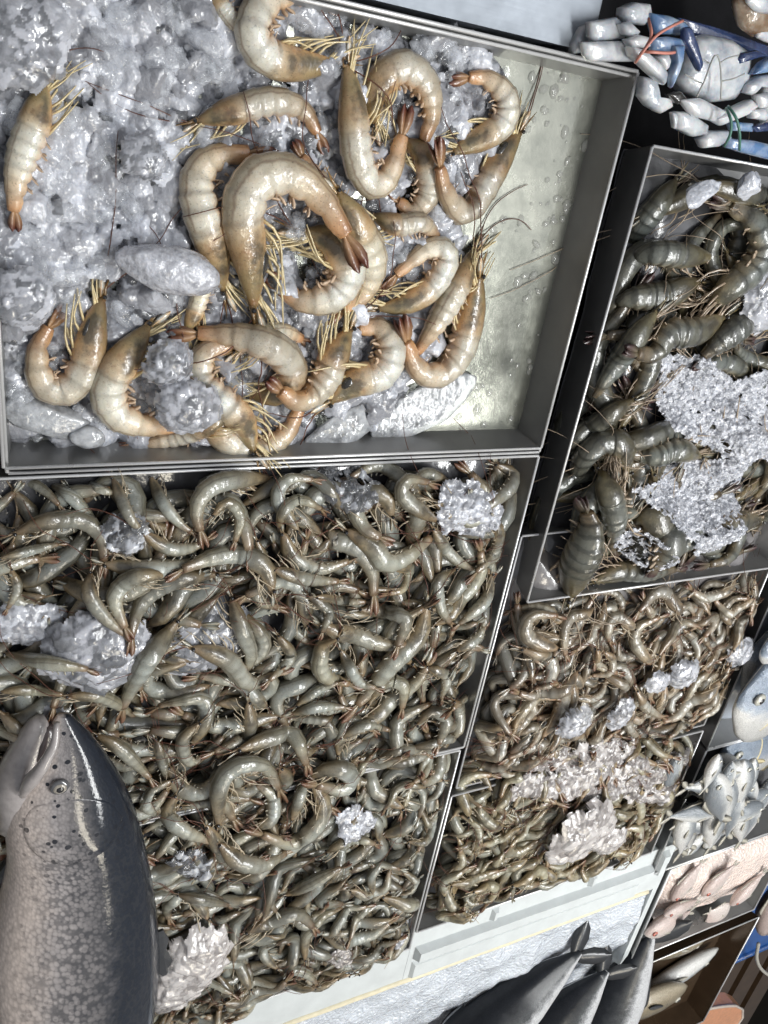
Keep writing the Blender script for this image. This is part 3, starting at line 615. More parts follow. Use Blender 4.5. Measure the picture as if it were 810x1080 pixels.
# ------------------------------------------------------------------ large pale prawns (traced head to tail)
G = 'large pale prawns on ice'
NEAR = [ # label, half depth px, points, extra
 ('brownish large prawn tip cut off by the top edge left of the curled prawn', 13, [(222, -12), (236, 8), (250, 26), (262, 34)], {}),
 ('large prawn half sunk in crushed ice above the two white curled prawns', 19, [(208, 132), (240, 120), (285, 108), (318, 116), (334, 140)], {'d': 1}),
 ('pale translucent prawn arched under clear ice right of the upright one', 21, [(398, 130), (398, 95), (420, 72), (446, 86), (455, 118), (447, 148)], {}),
 ('glassy grey prawn ring sunk in ice near the tray back wall', 17, [(476, 157), (504, 146), (529, 130), (533, 104), (514, 84), (494, 82)], {}),
 ('pale prawn wedged under the upright prawn and the whiskered one', 17, [(425, 150), (447, 168), (452, 200), (436, 222), (420, 212)], {}),
 ('dark headed prawn lying in the middle of the clump, mostly covered', 14, [(392, 230), (420, 238), (445, 236), (462, 252)], {'d': 1}),
 ('olive headed prawn behind the big white curl, head pointing down right', 18, [(382, 250), (357, 217), (332, 186), (318, 165)], {'d': 1}),
 ('small brown prawn head poking out below the long ice tube', 12, [(198, 352), (206, 330), (216, 300), (222, 280)], {'d': 1}),
 ('large prawn with reddish head lying behind the big white curl on its left', 25, [(240, 305), (229, 268), (215, 228), (209, 190), (226, 168), (262, 162)], {}),
 ('slim prawn hidden behind the rightmost red tailed prawn', 17, [(503, 264), (482, 305), (458, 345), (440, 372)], {'d': -1}),
 ('pale prawn at the right of the clump bent in a sharp V, tail pointing left', 16, [(398, 322), (428, 319), (456, 301), (471, 270), (452, 263), (418, 290)], {'w': 9}),
 ('white bodied prawn right of the big curl, its edge behind the pinkish one', 20, [(352, 205), (376, 240), (391, 272), (385, 305), (362, 326)], {'d': 1}),
 ('pinkish white prawn curled under the big white curl, belly to the left', 23, [(318, 250), (350, 258), (366, 284), (348, 312), (318, 316), (298, 304)], {}),
 ('prawn at the bottom wall, lower body showing as a pale crescent', 19, [(210, 402), (222, 436), (242, 465), (270, 474), (300, 458), (316, 430)], {}),
 ('prawn with an olive tail fan lying under the ring of three prawns', 16, [(250, 372), (278, 356), (300, 352), (318, 358)], {'d': 1}),
 ('prawn tail lying flat along the bottom wall under the ice covered one', 13, [(245, 440), (205, 456), (168, 466), (142, 469)], {'d': -1}),
 ('whiskered prawn at the far right, dark open head raised to the right', 18, [(546, 136), (527, 167), (508, 200), (490, 224), (472, 206), (464, 176)], {'dark': 1}),
 ('large prawn with brown head lowered below the curled tail pair', 21, [(272, 474), (257, 444), (236, 424), (213, 402), (216, 373), (243, 364)], {}),
 ('yellowish prawn with its tail end crossing over its neighbour in the lower clump', 21, [(262, 412), (292, 414), (307, 392), (290, 369), (252, 356), (208, 352)], {}),
 ('prawn with long yellow feelers spread up right in the lower clump', 20, [(366, 345), (352, 375), (340, 402), (316, 422), (296, 412)], {}),
 ('prawn with a black open head and white feelers at the lower right of the clump', 21, [(346, 420), (374, 402), (402, 392), (411, 368), (400, 347), (378, 346)], {'dark': 1}),
 ('rightmost red tailed prawn with yellow feelers by the bare steel', 19, [(502, 292), (496, 330), (484, 370), (463, 394), (440, 388), (429, 360)], {}),
 ('leftmost curled prawn at the lower left corner with a dark eye', 21, [(103, 312), (97, 345), (89, 385), (70, 410), (46, 404), (40, 370), (52, 345)], {'dark': .6}),
 ('curled prawn beside the two ice chunks at the lower left', 23, [(161, 346), (136, 375), (116, 405), (122, 434), (150, 447), (185, 450)], {}),
 ('large prawn curled into a ball at the top edge of the tray', 25, [(356, 62), (325, 66), (290, 62), (268, 40), (275, 10), (300, -6), (332, 0)], {}),
 ('upright prawn with a dark red tail beside its long head', 21, [(366, 66), (370, 100), (372, 140), (378, 175), (393, 194), (409, 180), (421, 142)], {'rise': .004}),
 ('lone yellowish prawn lying on the ice at the left edge', 22, [(51, 88), (39, 125), (26, 160), (18, 190), (15, 222)], {'d': -1, 'rise': .002}),
 ('biggest white prawn curled over the others with a black streaked head', 29, [(270, 322), (263, 272), (254, 226), (268, 190), (300, 184), (332, 206), (360, 246)], {'dark': 1, 'rise': .006}),
]
def place_list(lst, name, cat, group, M, lod, z0, legs=8, anten=2, sgn=1):
    for it in lst:
        lab, rp, pts, ex = it
        P, R = lay_traced(pts, rp*(.9 if sgn > 0 else .78), z0); P[:, 2] += ex.get('rise', 0)
        d = ex.get('d', 0)*sgn or back_side(P)
        prawn(name, P, R, d, lod, M, ex.get('roll', random.uniform(-.12, .3)), lab, cat, group, dark_head=ex.get('dark', 0), anten=anten, legs=legs); deposit(P, R)
place_list(NEAR, 'pale_prawn', 'prawn', G, MW, 2, -.012)

ice_piece(180, 284, .002, 112, 52, 14, ICE_W, 'long frosted white tube of ice left of the big white prawn', .8, 4, .08, 2)
crystal(176, 381, -.001, 46, 44, 0, ICE_G2, 'upper of two rough round ice chunks beside the curled prawn', (.3, .9), .6, 1.3)
crystal(196, 424, -.001, 64, 54, 20, ICE_G2, 'lower of two rough ice chunks near the bottom wall', (.4, 1.), .6, 1.3)
crystal(22, 312, -.004, 60, 58, 0, ICE_G2, 'rounded white ice chunk at the left edge above the corner prawn', (.3, 1.), .5, 1.3)
ice_piece(45, 440, -.016, 95, 46, 8, ICE_C, 'clear flat slab of ice in the lower left corner of the tray', .5, 4, .1, 3)
ice_piece(92, 461, -.012, 36, 26, 10, ICE_C, 'small clear oval ice pebble against the bottom wall', .6, 3, .1, 2)
ice_piece(217, 466, -.012, 22, 9, 8, ICE_W, 'tiny white ice flake by the bottom wall', .6, 3, .3, 2)
crystal(20, 40, -.006, 96, 110, 60, ICE_G2, 'broad white ice lump at the top left corner', (.3, .95), .3, 1.6)
crystal(150, 165, -.005, 50, 42, 30, ICE_G2, 'rounded ice lump in the middle of the ice bed', (.2, .9), .5, 1.3)
ice_piece(360, 455, -.018, 90, 38, -30, ICE_C, 'clear melting ice plate along the bottom wall right of the clump', .3, 4, .1, 3)
ice_piece(450, 430, -.022, 120, 46, -25, ICE_C, 'thin clear ice plate melting on the bare steel', .18, 4, .1, 3)

# ------------------------------------------------------------------ random heaps
def rnd_path(x, y, L, heading, turn):
    n = 30; s = np.linspace(0, 1, n); k = np.exp(-((s-.62)/.22)**2); k /= k.sum()
    a = heading+np.cumsum(k)*turn; d = np.array([np.cos(a), np.sin(a)]).T*L/n
    p = np.cumsum(d, axis=0); p -= p[n//2]; return np.column_stack([p[:, 0]+x, p[:, 1]+y, np.zeros(n)])
def lay_world(P, R):
    rr = np.array([prof(s)[0] for s in np.linspace(0, 1, len(P))])*R*.8
    P = P.copy(); P[:, 2] = drape(P, rr); return P
def heap(n, x0, x1, y0, y1, L0, L1, build, bias=None, ratio=.094, maxz=.035):
    k = 0; tries = 0
    while k < n and tries < n*12:
        # low spots are filled first
        tries += 1; best = None
        for _ in range(6):
            x, y = random.uniform(x0, x1), random.uniform(y0, y1); h = hf_at(x, y, .012)
            if best is None or h < best[0]: best = (h, x, y)
        h, x, y = best; L = random.uniform(L0*.85, L1*1.08); R = L*ratio*random.uniform(.9, 1.1)
        hd = random.uniform(0, 2*PI) if bias is None else random.gauss(bias, .55)+random.choice((0, PI))
        turn = random.choice((-1, 1))*random.choice((.4, .8, 1.1, 1.4, 1.7, 2.0, 2.4, 3.0)); P = rnd_path(x, y, L, hd-turn*.5, turn)
        if P[:, 0].min() < x0 or P[:, 0].max() > x1 or P[:, 1].min() < y0 or P[:, 1].max() > y1:
            continue
        P = lay_world(P, R); 
        if P[:, 2].max() > maxz: continue
        build(P, R, 1 if turn < 0 else -1); deposit(P, R); k += 1
    return k
STUFF = MB(); FM = []
def add_stuff(mi):
    def f(P, R, d):
        n0, c0 = len(STUFF.f), len(STUFF.c)
        prawn('x', P, R, d, 0, None, random.uniform(-.3, .6), into={'body': STUFF, 'tail': STUFF})
        q = random.uniform(.6, 1.05); STUFF.c[c0:] = [c*q for c in STUFF.c[c0:]]; FM.extend([mi]*(len(STUFF.f)-n0))
    return f
heap(270, -.10, MX1-.010, MY0, MY1-.006, .070, .092, add_stuff(0))
heap(330, -.10, LX1-.010, LY0+.004, LY1, .062, .084, add_stuff(0))
heap(170, BX0+.010, BX1-.010, BY0+.008, -.394, .062, .082, add_stuff(1))
heap(150, OX0+.010, OX1-.010, OY0+.008, OY1, .062, .082, add_stuff(2))

# shrimp one can follow with the eye in the wide tray (traced head to tail)
def T(*a): return [(a[i], a[i+1]) for i in range(0, len(a), 2)]
ZONE = lambda q: ('at the far wall of the wide tray, below the pale prawns' if q[1] < 560 else 'along the right wall of the wide tray' if q[0] > 440 else 'around the ice chunks at the left of the wide tray' if q[0] < 200 and q[1] < 760 else
                  'in the middle of the wide tray' if q[1] < 760 else 'in the heap beside the spotted fish')
MID = [
 T(5,505,30,508,50,520,62,533), T(45,505,70,520,90,540,104,556), T(88,503,105,516,122,521), T(120,503,130,530,140,550,152,561), T(160,501,172,530,190,552,202,561),
 T(225,545,240,530,253,545,248,571), T(10,600,18,620,8,642), T(0,590,35,580,62,574), T(15,565,50,550,85,549,106,566,109,592), T(110,592,150,600,190,597,216,590),
 T(150,559,175,577,200,578,218,569), T(98,603,94,625,110,650,131,669), T(176,608,140,610,121,631,132,662), T(231,607,190,611,160,625,145,645,138,672), T(5,690,40,697,92,706), T(0,730,35,728,66,733), T(70,735,108,735,142,756),
 T(242,630,255,665,264,692,256,712), T(203,680,240,695,262,720,291,711), T(296,562,299,540,315,527,339,537), T(300,560,310,588,338,599,368,592), T(385,566,343,568,372,575,391,600,394,628),
 T(366,556,392,574,406,592,431,585,455,566), T(411,547,406,525,388,519,375,535,384,556,401,567), T(463,548,441,536,424,521,430,506,452,509), T(520,491,539,499,538,513,521,528,505,540),
 T(519,545,526,565,515,590,502,604), T(517,605,513,631,499,646,484,658), T(481,601,462,613,465,640,475,657), T(448,637,441,670,413,699,390,729,376,744), T(377,644,406,645,427,654,419,682),
 T(288,598,320,610,357,613), T(269,570,284,606,285,626), T(324,628,346,645,340,667), T(291,670,306,692,284,718), T(334,628,360,633,386,635), T(481,686,500,675,512,660),
 T(360,684,377,717,396,726), T(313,745,335,728,357,720), T(305,754,335,746,364,746), T(389,743,406,719,425,724,424,747), T(449,705,470,713,466,737), T(499,698,496,728,477,748),
 T(275,816,240,813,229,830,246,864), T(180,806,190,830,217,833,244,806), T(163,779,170,800,175,822), T(213,762,193,780,200,803,218,796), T(260,740,263,770,245,785,226,793),
 T(182,824,160,834,154,850,172,862), T(188,837,177,857,190,873,222,888), T(219,869,233,897,247,910,268,907), T(100,776,127,790,158,821), T(186,944,217,950,241,955),
 T(309,866,318,835,326,813), T(262,873,285,865,287,840,270,827), T(327,825,341,850,330,875,305,889,276,880), T(232,887,252,908,280,911,302,899), T(250,793,280,780,308,775,323,806), T(325,821,352,810,369,818,362,832,334,828),
 T(400,800,425,790,450,795), T(360,780,385,765,410,770), T(440,765,455,750,470,760,462,785), T(345,900,370,885,395,890), T(300,945,330,930,360,915), T(260,985,290,970,315,965,330,978),
]
MIDX = [ # one can tell these apart
 ('long grey shrimp arched below the far wall with its head to the right', T(288,507,251,506,222,514,208,534,211,560)),
 ('yellowish shrimp arched over the middle of the wide tray, head hooked down', T(285,626,279,600,255,585,225,588,192,601)),
 ('pale straight shrimp lying over two ice chunks, tail pointing down', T(190,655,160,690,140,724,129,747)),
 ('shrimp bent in a wide ring near the spotted fish', T(233,871,232,830,248,809,278,808,294,832)),
]
gid = [0]
def grey(P, R, d, lab=None, lod=1, legs=5, an=2):
    zone = None
    prawn('grey_shrimp', P, R, d, lod, MG, random.uniform(-.25, .55), lab, 'shrimp', None, anten=an, legs=legs)
GL = {}
def grey_lab(x, y):
    if y > -.30: k = 'grey raw shrimp close to the far wall of the wide tray'
    elif x > .36 and y > -.57: k = 'grey raw shrimp along the right wall of the wide tray'
    elif x < .16 and y > -.50: k = 'grey raw shrimp around the ice chunks at the left of the wide tray'
    elif y > -.50: k = 'grey raw shrimp in the middle of the wide tray heap'
    elif y > -.66: k = 'grey raw shrimp level with the spotted fish head in the lower heap'
    else: k = 'small grey raw shrimp at the lower end of the heap near the foam box'
    return k
def grey_rand(P, R, d):
    c = P[15]; o = prawn('grey_shrimp', P, R, d, 1, MG, random.uniform(-.25, .6), grey_lab(c[0], c[1]), 'shrimp', 'heap: '+grey_lab(c[0], c[1]), anten=1 if c[1] < -.5 else 2, legs=4)
heap(40, -.02, MX1-.012, -.50, MY1-.004, .072, .094, grey_rand, ratio=.09)
def hz(px, py, up=.006):
    c = at(px, py, 0.); return hf_at(c[0], c[1], .01)+up
crystal(102, 680, hz(102, 680, -.002), 92, 84, 10, ICE_G2, 'large bright ice chunk at the left of the wide shrimp tray', (.35, 1.), .4, 1.6)
crystal(30, 655, hz(30, 655, -.004), 84, 46, 5, ICE_B, 'clear wet ice lump at the left edge beside the large bright chunk', (.1, .9), .4)
crystal(212, 668, hz(212, 668, -.003), 66, 92, 70, ICE_G2, 'glassy ice chunk right of the pale straight shrimp', (.2, .95), .4, 1.6)
heap(108, -.02, LX1-.006, LY0-.004, -.47, .064, .086, grey_rand, bias=.5, ratio=.088)
for pts in MID:
    ppx = sum(math.dist(pts[i], pts[i+1]) for i in range(len(pts)-1))
    P, R = lay_traced(pts, max(5.5, min(ppx*.10, 12.0-(pts[1][1]-500)*.010)), 0.0); c = P[15]
    prawn('grey_shrimp', P, R, back_side(P), 1, MG, random.uniform(-.2, .45), grey_lab(c[0], c[1]), 'shrimp', 'heap: '+grey_lab(c[0], c[1]), anten=2, legs=6); deposit(P, R)
for lab, pts in MIDX:
    P, R = lay_traced(pts, 11.5 if pts[0][1] < 800 else 9.5, 0.002)
    prawn('grey_shrimp', P, R, back_side(P), 1, MG, .1, lab, 'shrimp', 'single shrimp one can pick out', anten=2, legs=8); deposit(P, R)
def brown_rand(P, R, d):
    k = 'brownish raw shrimp heaped in the tray below the tiger prawns'; prawn('brown_shrimp', P, R, d, 1, MBR, random.uniform(-.25, .6), k, 'shrimp', 'heap: '+k, anten=2, legs=4)
heap(84, BX0+.010, BX1-.012, BY0+.010, -.394, .064, .084, brown_rand, ratio=.094)
def olive_rand(P, R, d):
    k = 'olive raw shrimp heaped in the tray against the foam box'; prawn('olive_shrimp', P, R, d, 1, MO, random.uniform(-.25, .6), k, 'shrimp', 'heap: '+k, anten=2, legs=4)
heap(70, OX0+.010, OX1-.012, OY0+.008, OY1+.03, .064, .084, olive_rand, ratio=.094)
o = STUFF.build('heaped_shrimp', GREY); o.data.materials.append(BROWN); o.data.materials.append(OLIVE); o.data.polygons.foreach_set('material_index', FM)
tag(o, 'countless raw shrimp lying deeper in the heaps of all four shrimp trays', 'shrimp heap', None, 'stuff')

# ------------------------------------------------------------------ tiger prawns
def tig_stuff(P, R, d):
    c = P[15]; k = 'dark tiger prawn deep in the tray at the right edge'
    prawn('tiger_prawn', P, R, d, 1, MT, random.uniform(-.2, .5), k, 'prawn', 'heap: '+k, anten=2, legs=6)
heap(60, TX0+.008, TX1-.02, TY0+.008, TY1-.012, .12, .155, tig_stuff, ratio=.076)
TIG = [
 ('tiger prawn at the top left corner of its tray, head pointing up right', 19, T(714,192,695,215,675,240,658,268), {'d': 1}),
 ('tiger prawn lying level below the corner one with a yellow streaked head', 17, T(750,275,715,270,685,268,655,276), {'d': 1}),
 ('brown headed tiger prawn with fringed legs below the level one', 19, T(738,300,700,312,670,315,645,320), {'d': 1}),
 ('tiger prawn arched along the right edge, tail at its upper left', 20, T(740,340,765,307,790,286,803,262,797,236,770,218), {}),
 ('tiger prawn behind the left rim pointing down along it', 17, T(694,330,668,360,648,388,628,418), {'d': 1}),
 ('tiger prawn with belly fringe in the middle above the white ice', 19, T(762,330,735,348,705,352,690,372,672,372), {}),
 ('slim tiger prawn lying against the left rim above the ice', 15, T(668,424,640,440,615,456,596,478), {'d': 1}),
 ('dark tiger prawn emerging right of the ice at the edge', 19, T(808,318,790,335,765,356,742,376), {'d': 1}),
 ('tiger prawn half under the ice with a yellow side', 15, T(740,478,712,474,690,480,666,478), {'d': -1}),
 ('tiger prawn bent beside the left rim, grey shoulders up', 18, T(660,500,655,470,628,470,612,492,608,520), {}),
 ('pale legged tiger prawn lying along the lower wall', 13, T(625,612,655,602,685,604,712,600), {'d': 1}),
 ('tiger prawn right of the lower ice lump, lying diagonal', 15, T(765,540,745,555,720,572,700,590), {'d': 1}),
 ('big olive tiger prawn sunk under the lower ice lump', 20, T(668,545,690,550,706,575,690,598), {}),
 ('tiger prawn with a dark head near the right edge above the lower wall', 15, T(806,545,780,550,757,560,735,580), {'d': -1}),
 ('tiger prawn standing on edge between two ice lumps', 17, T(790,430,781,460,770,490,757,515), {'d': -1}),
 ('tiger prawn with spiky yellow head left of the lower ice lump', 16, T(634,496,645,525,650,553,646,578), {'d': 1}),
]
place_list(TIG, 'tiger_prawn', 'prawn', 'tiger prawns at the top of their heap', MT, 2, .004, 7, 2, -1)
P, R = lay_traced(T(596,628,606,600,616,577,622,556,618,540), 17, .006)
prawn('tiger_prawn', P, R, back_side(P), 2, MT, 1.1, 'striped tiger prawn hanging head first over the near left corner of its tray', 'prawn', 'tiger prawns at the top of their heap', anten=3, legs=8); deposit(P, R)
crushed([(688,375),(720,368),(760,395),(800,385),(830,420),(830,470),(790,480),(770,500),(740,560),(715,572),(690,540),(650,505),(700,490),(745,470),(690,440)], 7500, .0017, .0048, 0, 0, ICE_G, 'white granular ice strewn over the tiger prawns', 2, on_heap=True, lift=.55)
crushed([(640,540),(668,548),(690,580),(665,590),(640,570)], 260, .0014, .004, 0, 0, ICE_G, 'small patch of granular ice left of the lower tiger prawns', 2, on_heap=True, lift=.4)
ice_piece(738, 205, .012, 40, 22, -30, ICE_B, 'clear ice lump near the top of the tiger prawn tray', .8)
ice_piece(790, 195, .012, 22, 26, 0, ICE_B, 'clear ice knob right of the other at the top of the tiger tray', .8)
crystal(800, 310, .012, 44, 66, 0, ICE_G2, 'rough white ice lump at the right edge beside the arched tiger prawn', (.4, 1.), .5, 1.5)

# ice on the shrimp heaps
def patch(px, py, r, n, mt, label, r0=.002, r1=.007): 
    P = [(px+r*math.cos(a)*random.uniform(.8, 1.1), py+r*.8*math.sin(a)*random.uniform(.8, 1.1)) for a in np.linspace(0, 2*PI, 12, endpoint=False)]
    crushed(P, n*3, r0, r1, 0, 0, mt, label, 2, on_heap=True, lift=.3, step=.0011)
crystal(196, 1018, hz(196, 1018), 96, 54, -58, ICE_P, 'rough flat ice chunk right of the spotted fish near the bottom', (.5, 1.), .35, 1.6)
patch(48, 742, 20, 40, ICE_B, 'dark clear ice bits above the fish mouth')
patch(478, 525, 34, 150, ICE_B, 'glittering crushed ice near the far right corner of the wide tray')
patch(360, 505, 26, 70, ICE, 'clear ice bits at the far wall of the wide tray')
patch(125, 545, 22, 60, ICE, 'clear ice bits between shrimp at the upper left of the wide tray')
patch(365, 850, 20, 60, ICE_B, 'crushed ice bits in the middle of the lower heap')
patch(195, 890, 22, 50, ICE, 'clear ice beside the back of the spotted fish')
patch(350, 992, 13, 50, ICE_P, 'pinkish ice cluster low in the shrimp heap')
patch(300, 1062, 40, 160, ICE_P, 'pale ice gathered at the foot of the shrimp heap')
patch(425, 985, 14, 60, ICE_B, 'ice crumbs between the shrimp heap and the foam box')
for px, py, w, h, lab in ((775, 684, 26, 22, 'whitish ice lump near the right rim of the brown shrimp tray'), (716, 706, 26, 24, 'ice lump in the right half of the brown shrimp heap'), (690, 716, 24, 18, 'low clear ice lump left of the other in the brown shrimp heap'),
                          (602, 757, 26, 28, 'ice lump at the lower middle of the brown shrimp heap'), (652, 750, 18, 30, 'upright ice sliver in the brown shrimp heap')):
    crystal(px, py, hz(px, py, .001), w, h, 0, ICE_G2, lab, (.4, 1.), .6)
crushed([(590,775),(650,765),(668,790),(745,778),(700,835),(640,830),(560,822),(520,835),(545,800)], 1500, .003, .011, 0, 0, ICE_P, 'pale crushed ice along the far side of the olive shrimp tray', 2, on_heap=True, lift=.15)
crystal(610, 872, hz(610, 872), 44, 56, 60, ICE_P, 'frosty ice lump in the middle of the olive shrimp tray', (.4, 1.), .4)
crystal(641, 884, hz(641, 884), 30, 22, 0, ICE_P, 'small frosty ice lump right of the bigger one among olive shrimp', (.4, 1.), .4)

# ================================================================== FISH
def fish_mat(name, back, side, belly, spots=0., scale_sz=500., metal=.0, rough=.3, pink=None, v0=.22, v1=.42, fleck=0., bst=.45):
    """v runs round the body: 0 back, .5 belly"""
    m, nt, b = mat(name)
    uv = nt.nodes.new('ShaderNodeUVMap'); sp = nt.nodes.new('ShaderNodeSeparateXYZ'); nt.links.new(uv.outputs[0], sp.inputs[0])
    q = mth(nt, 'SUBTRACT', .5, mth(nt, 'ABSOLUTE', mth(nt, 'SUBTRACT', sp.outputs[1], .5)))
    q = mth(nt, 'ADD', q, mth(nt, 'MULTIPLY', mth(nt, 'SUBTRACT', wnoise(nt, 70, 4), .5), .10))
    c = ramp(nt, q, [(0, back), (v0*.75, back), (v0, tuple(.5*(x+y) for x, y in zip(back, side))), ((v0+v1)/2, side), (v1+.02, belly), (.5, belly)])
    c = mix(nt, mth(nt, 'MULTIPLY', wnoise(nt, 160, 4), .3), c, tuple(x*.5 for x in back))
    b.inputs['Metallic'].default_value = metal; b.inputs['Roughness'].default_value = rough
    b.inputs['Coat Weight'].default_value = .7; b.inputs['Coat Roughness'].default_value = .08
    tc = nt.nodes.new('ShaderNodeNewGeometry')
    vo = N(nt, 'ShaderNodeTexVoronoi', Scale=scale_sz); nt.links.new(tc.outputs['Position'], vo.inputs['Vector'])
    if fleck > .5:
        mp = nt.nodes.new('ShaderNodeMapping'); mp.inputs['Scale'].default_value = (128, 100, 1); mp.inputs['Rotation'].default_value = (0, 0, .785); nt.links.new(uv.outputs[0], mp.inputs[0])
        mp.vector_type = 'TEXTURE'; mp.inputs['Scale'].default_value = (1/128, 1/100, 1); mp.inputs['Rotation'].default_value = (0, 0, 0)
        vo.inputs['Scale'].default_value = 1.; vo.inputs['Randomness'].default_value = .75; nt.links.new(mp.outputs[0], vo.inputs['Vector'])
    edge = ramp(nt, vo.outputs['Distance'], [(.2, 1.), (.75, .55)])
    c = mix(nt, .6, c, edge, 'MULTIPLY')
    if fleck:
        fm = mth(nt, 'MULTIPLY', ramp(nt, mth(nt, 'ADD', vo.outputs['Distance'], mth(nt, 'MULTIPLY', mth(nt, 'SUBTRACT', wnoise(nt, 60, 3), .5), .9)), [(.46, 0.), (.70, fleck)]), ramp(nt, q, [(.27, 1.), (.40, 0.)]))
        c = mix(nt, mth(nt, 'MULTIPLY', fm, ramp(nt, sp.outputs[0], [(.33, .25), (.40, 1.)])), c, (.03, .033, .04))
    if spots:
        v2 = N(nt, 'ShaderNodeTexVoronoi', Scale=150.); nt.links.new(tc.outputs['Position'], v2.inputs['Vector'])
        sm = ramp(nt, mth(nt, 'ADD', v2.outputs['Distance'], mth(nt, 'MULTIPLY', wnoise(nt, 130, 1), .45)), [(.47, 1.), (.52, 0.)])
        am = mth(nt, 'MULTIPLY', sm, ramp(nt, q, [(.36, 1.), (.44, 0.)])); am = mth(nt, 'MULTIPLY', am, ramp(nt, sp.outputs[0], [(.36, spots), (.5, spots*.25)]))
        c = mix(nt, am, c, (.012, .014, .02))
    nt.links.new(c, b.inputs['Base Color'])
    bump(nt, b, mth(nt, 'ADD', vo.outputs['Distance'], wnoise(nt, 300, 3)), bst, .0012, fleck == 0)
    if fleck:
        b.inputs['Specular IOR Level'].default_value = .1; b2 = nt.nodes.new('ShaderNodeBump'); b2.inputs['Strength'].default_value = .10; b2.inputs['Distance'].default_value = .001
        nt.links.new(wnoise(nt, 420, 2), b2.inputs['Height']); nt.links.new(b2.outputs[0], b.inputs['Coat Normal'])
    return m
SILVER = fish_mat('silver_fish_skin', (.24, .265, .29), (.70, .71, .70), (.82, .81, .78), metal=.05, scale_sz=700, v0=.25, v1=.30)
POMF = fish_mat('pomfret_skin', (.20, .25, .32), (.40, .46, .55), (.74, .73, .70), metal=.2, scale_sz=700, v0=.24, v1=.29)
PINKF = fish_mat('pink_fish_skin', (.62, .50, .46), (.74, .66, .62), (.80, .72, .67), scale_sz=600)
DARKF = fish_mat('dark_fish_skin', (.014, .016, .02), (.09, .095, .10), (.62, .63, .65), metal=.0, scale_sz=600, v0=.24, v1=.31, fleck=.3, bst=.12)
BRNF = fish_mat('brown_fish_skin', (.10, .08, .05), (.28, .23, .15), (.55, .48, .36), scale_sz=500)
FIN = plain('fish_fin', (.40, .38, .32), .4, .4, var=.4, nscale=300)
FIN_D = plain('dark_fish_fin', (.03, .032, .036), .35, .6, var=.5, nscale=300)
FIN_Y = plain('yellowish_fish_fin', (.55, .47, .28), .4, .4, var=.3, nscale=300)
IRIS = plain('fish_iris', (.45, .44, .38), .15, 1., var=.3, nscale=600, bmp=0)
IRIS_R = plain('red_fish_iris', (.45, .13, .09), .15, 1., var=.3, nscale=600, bmp=0)

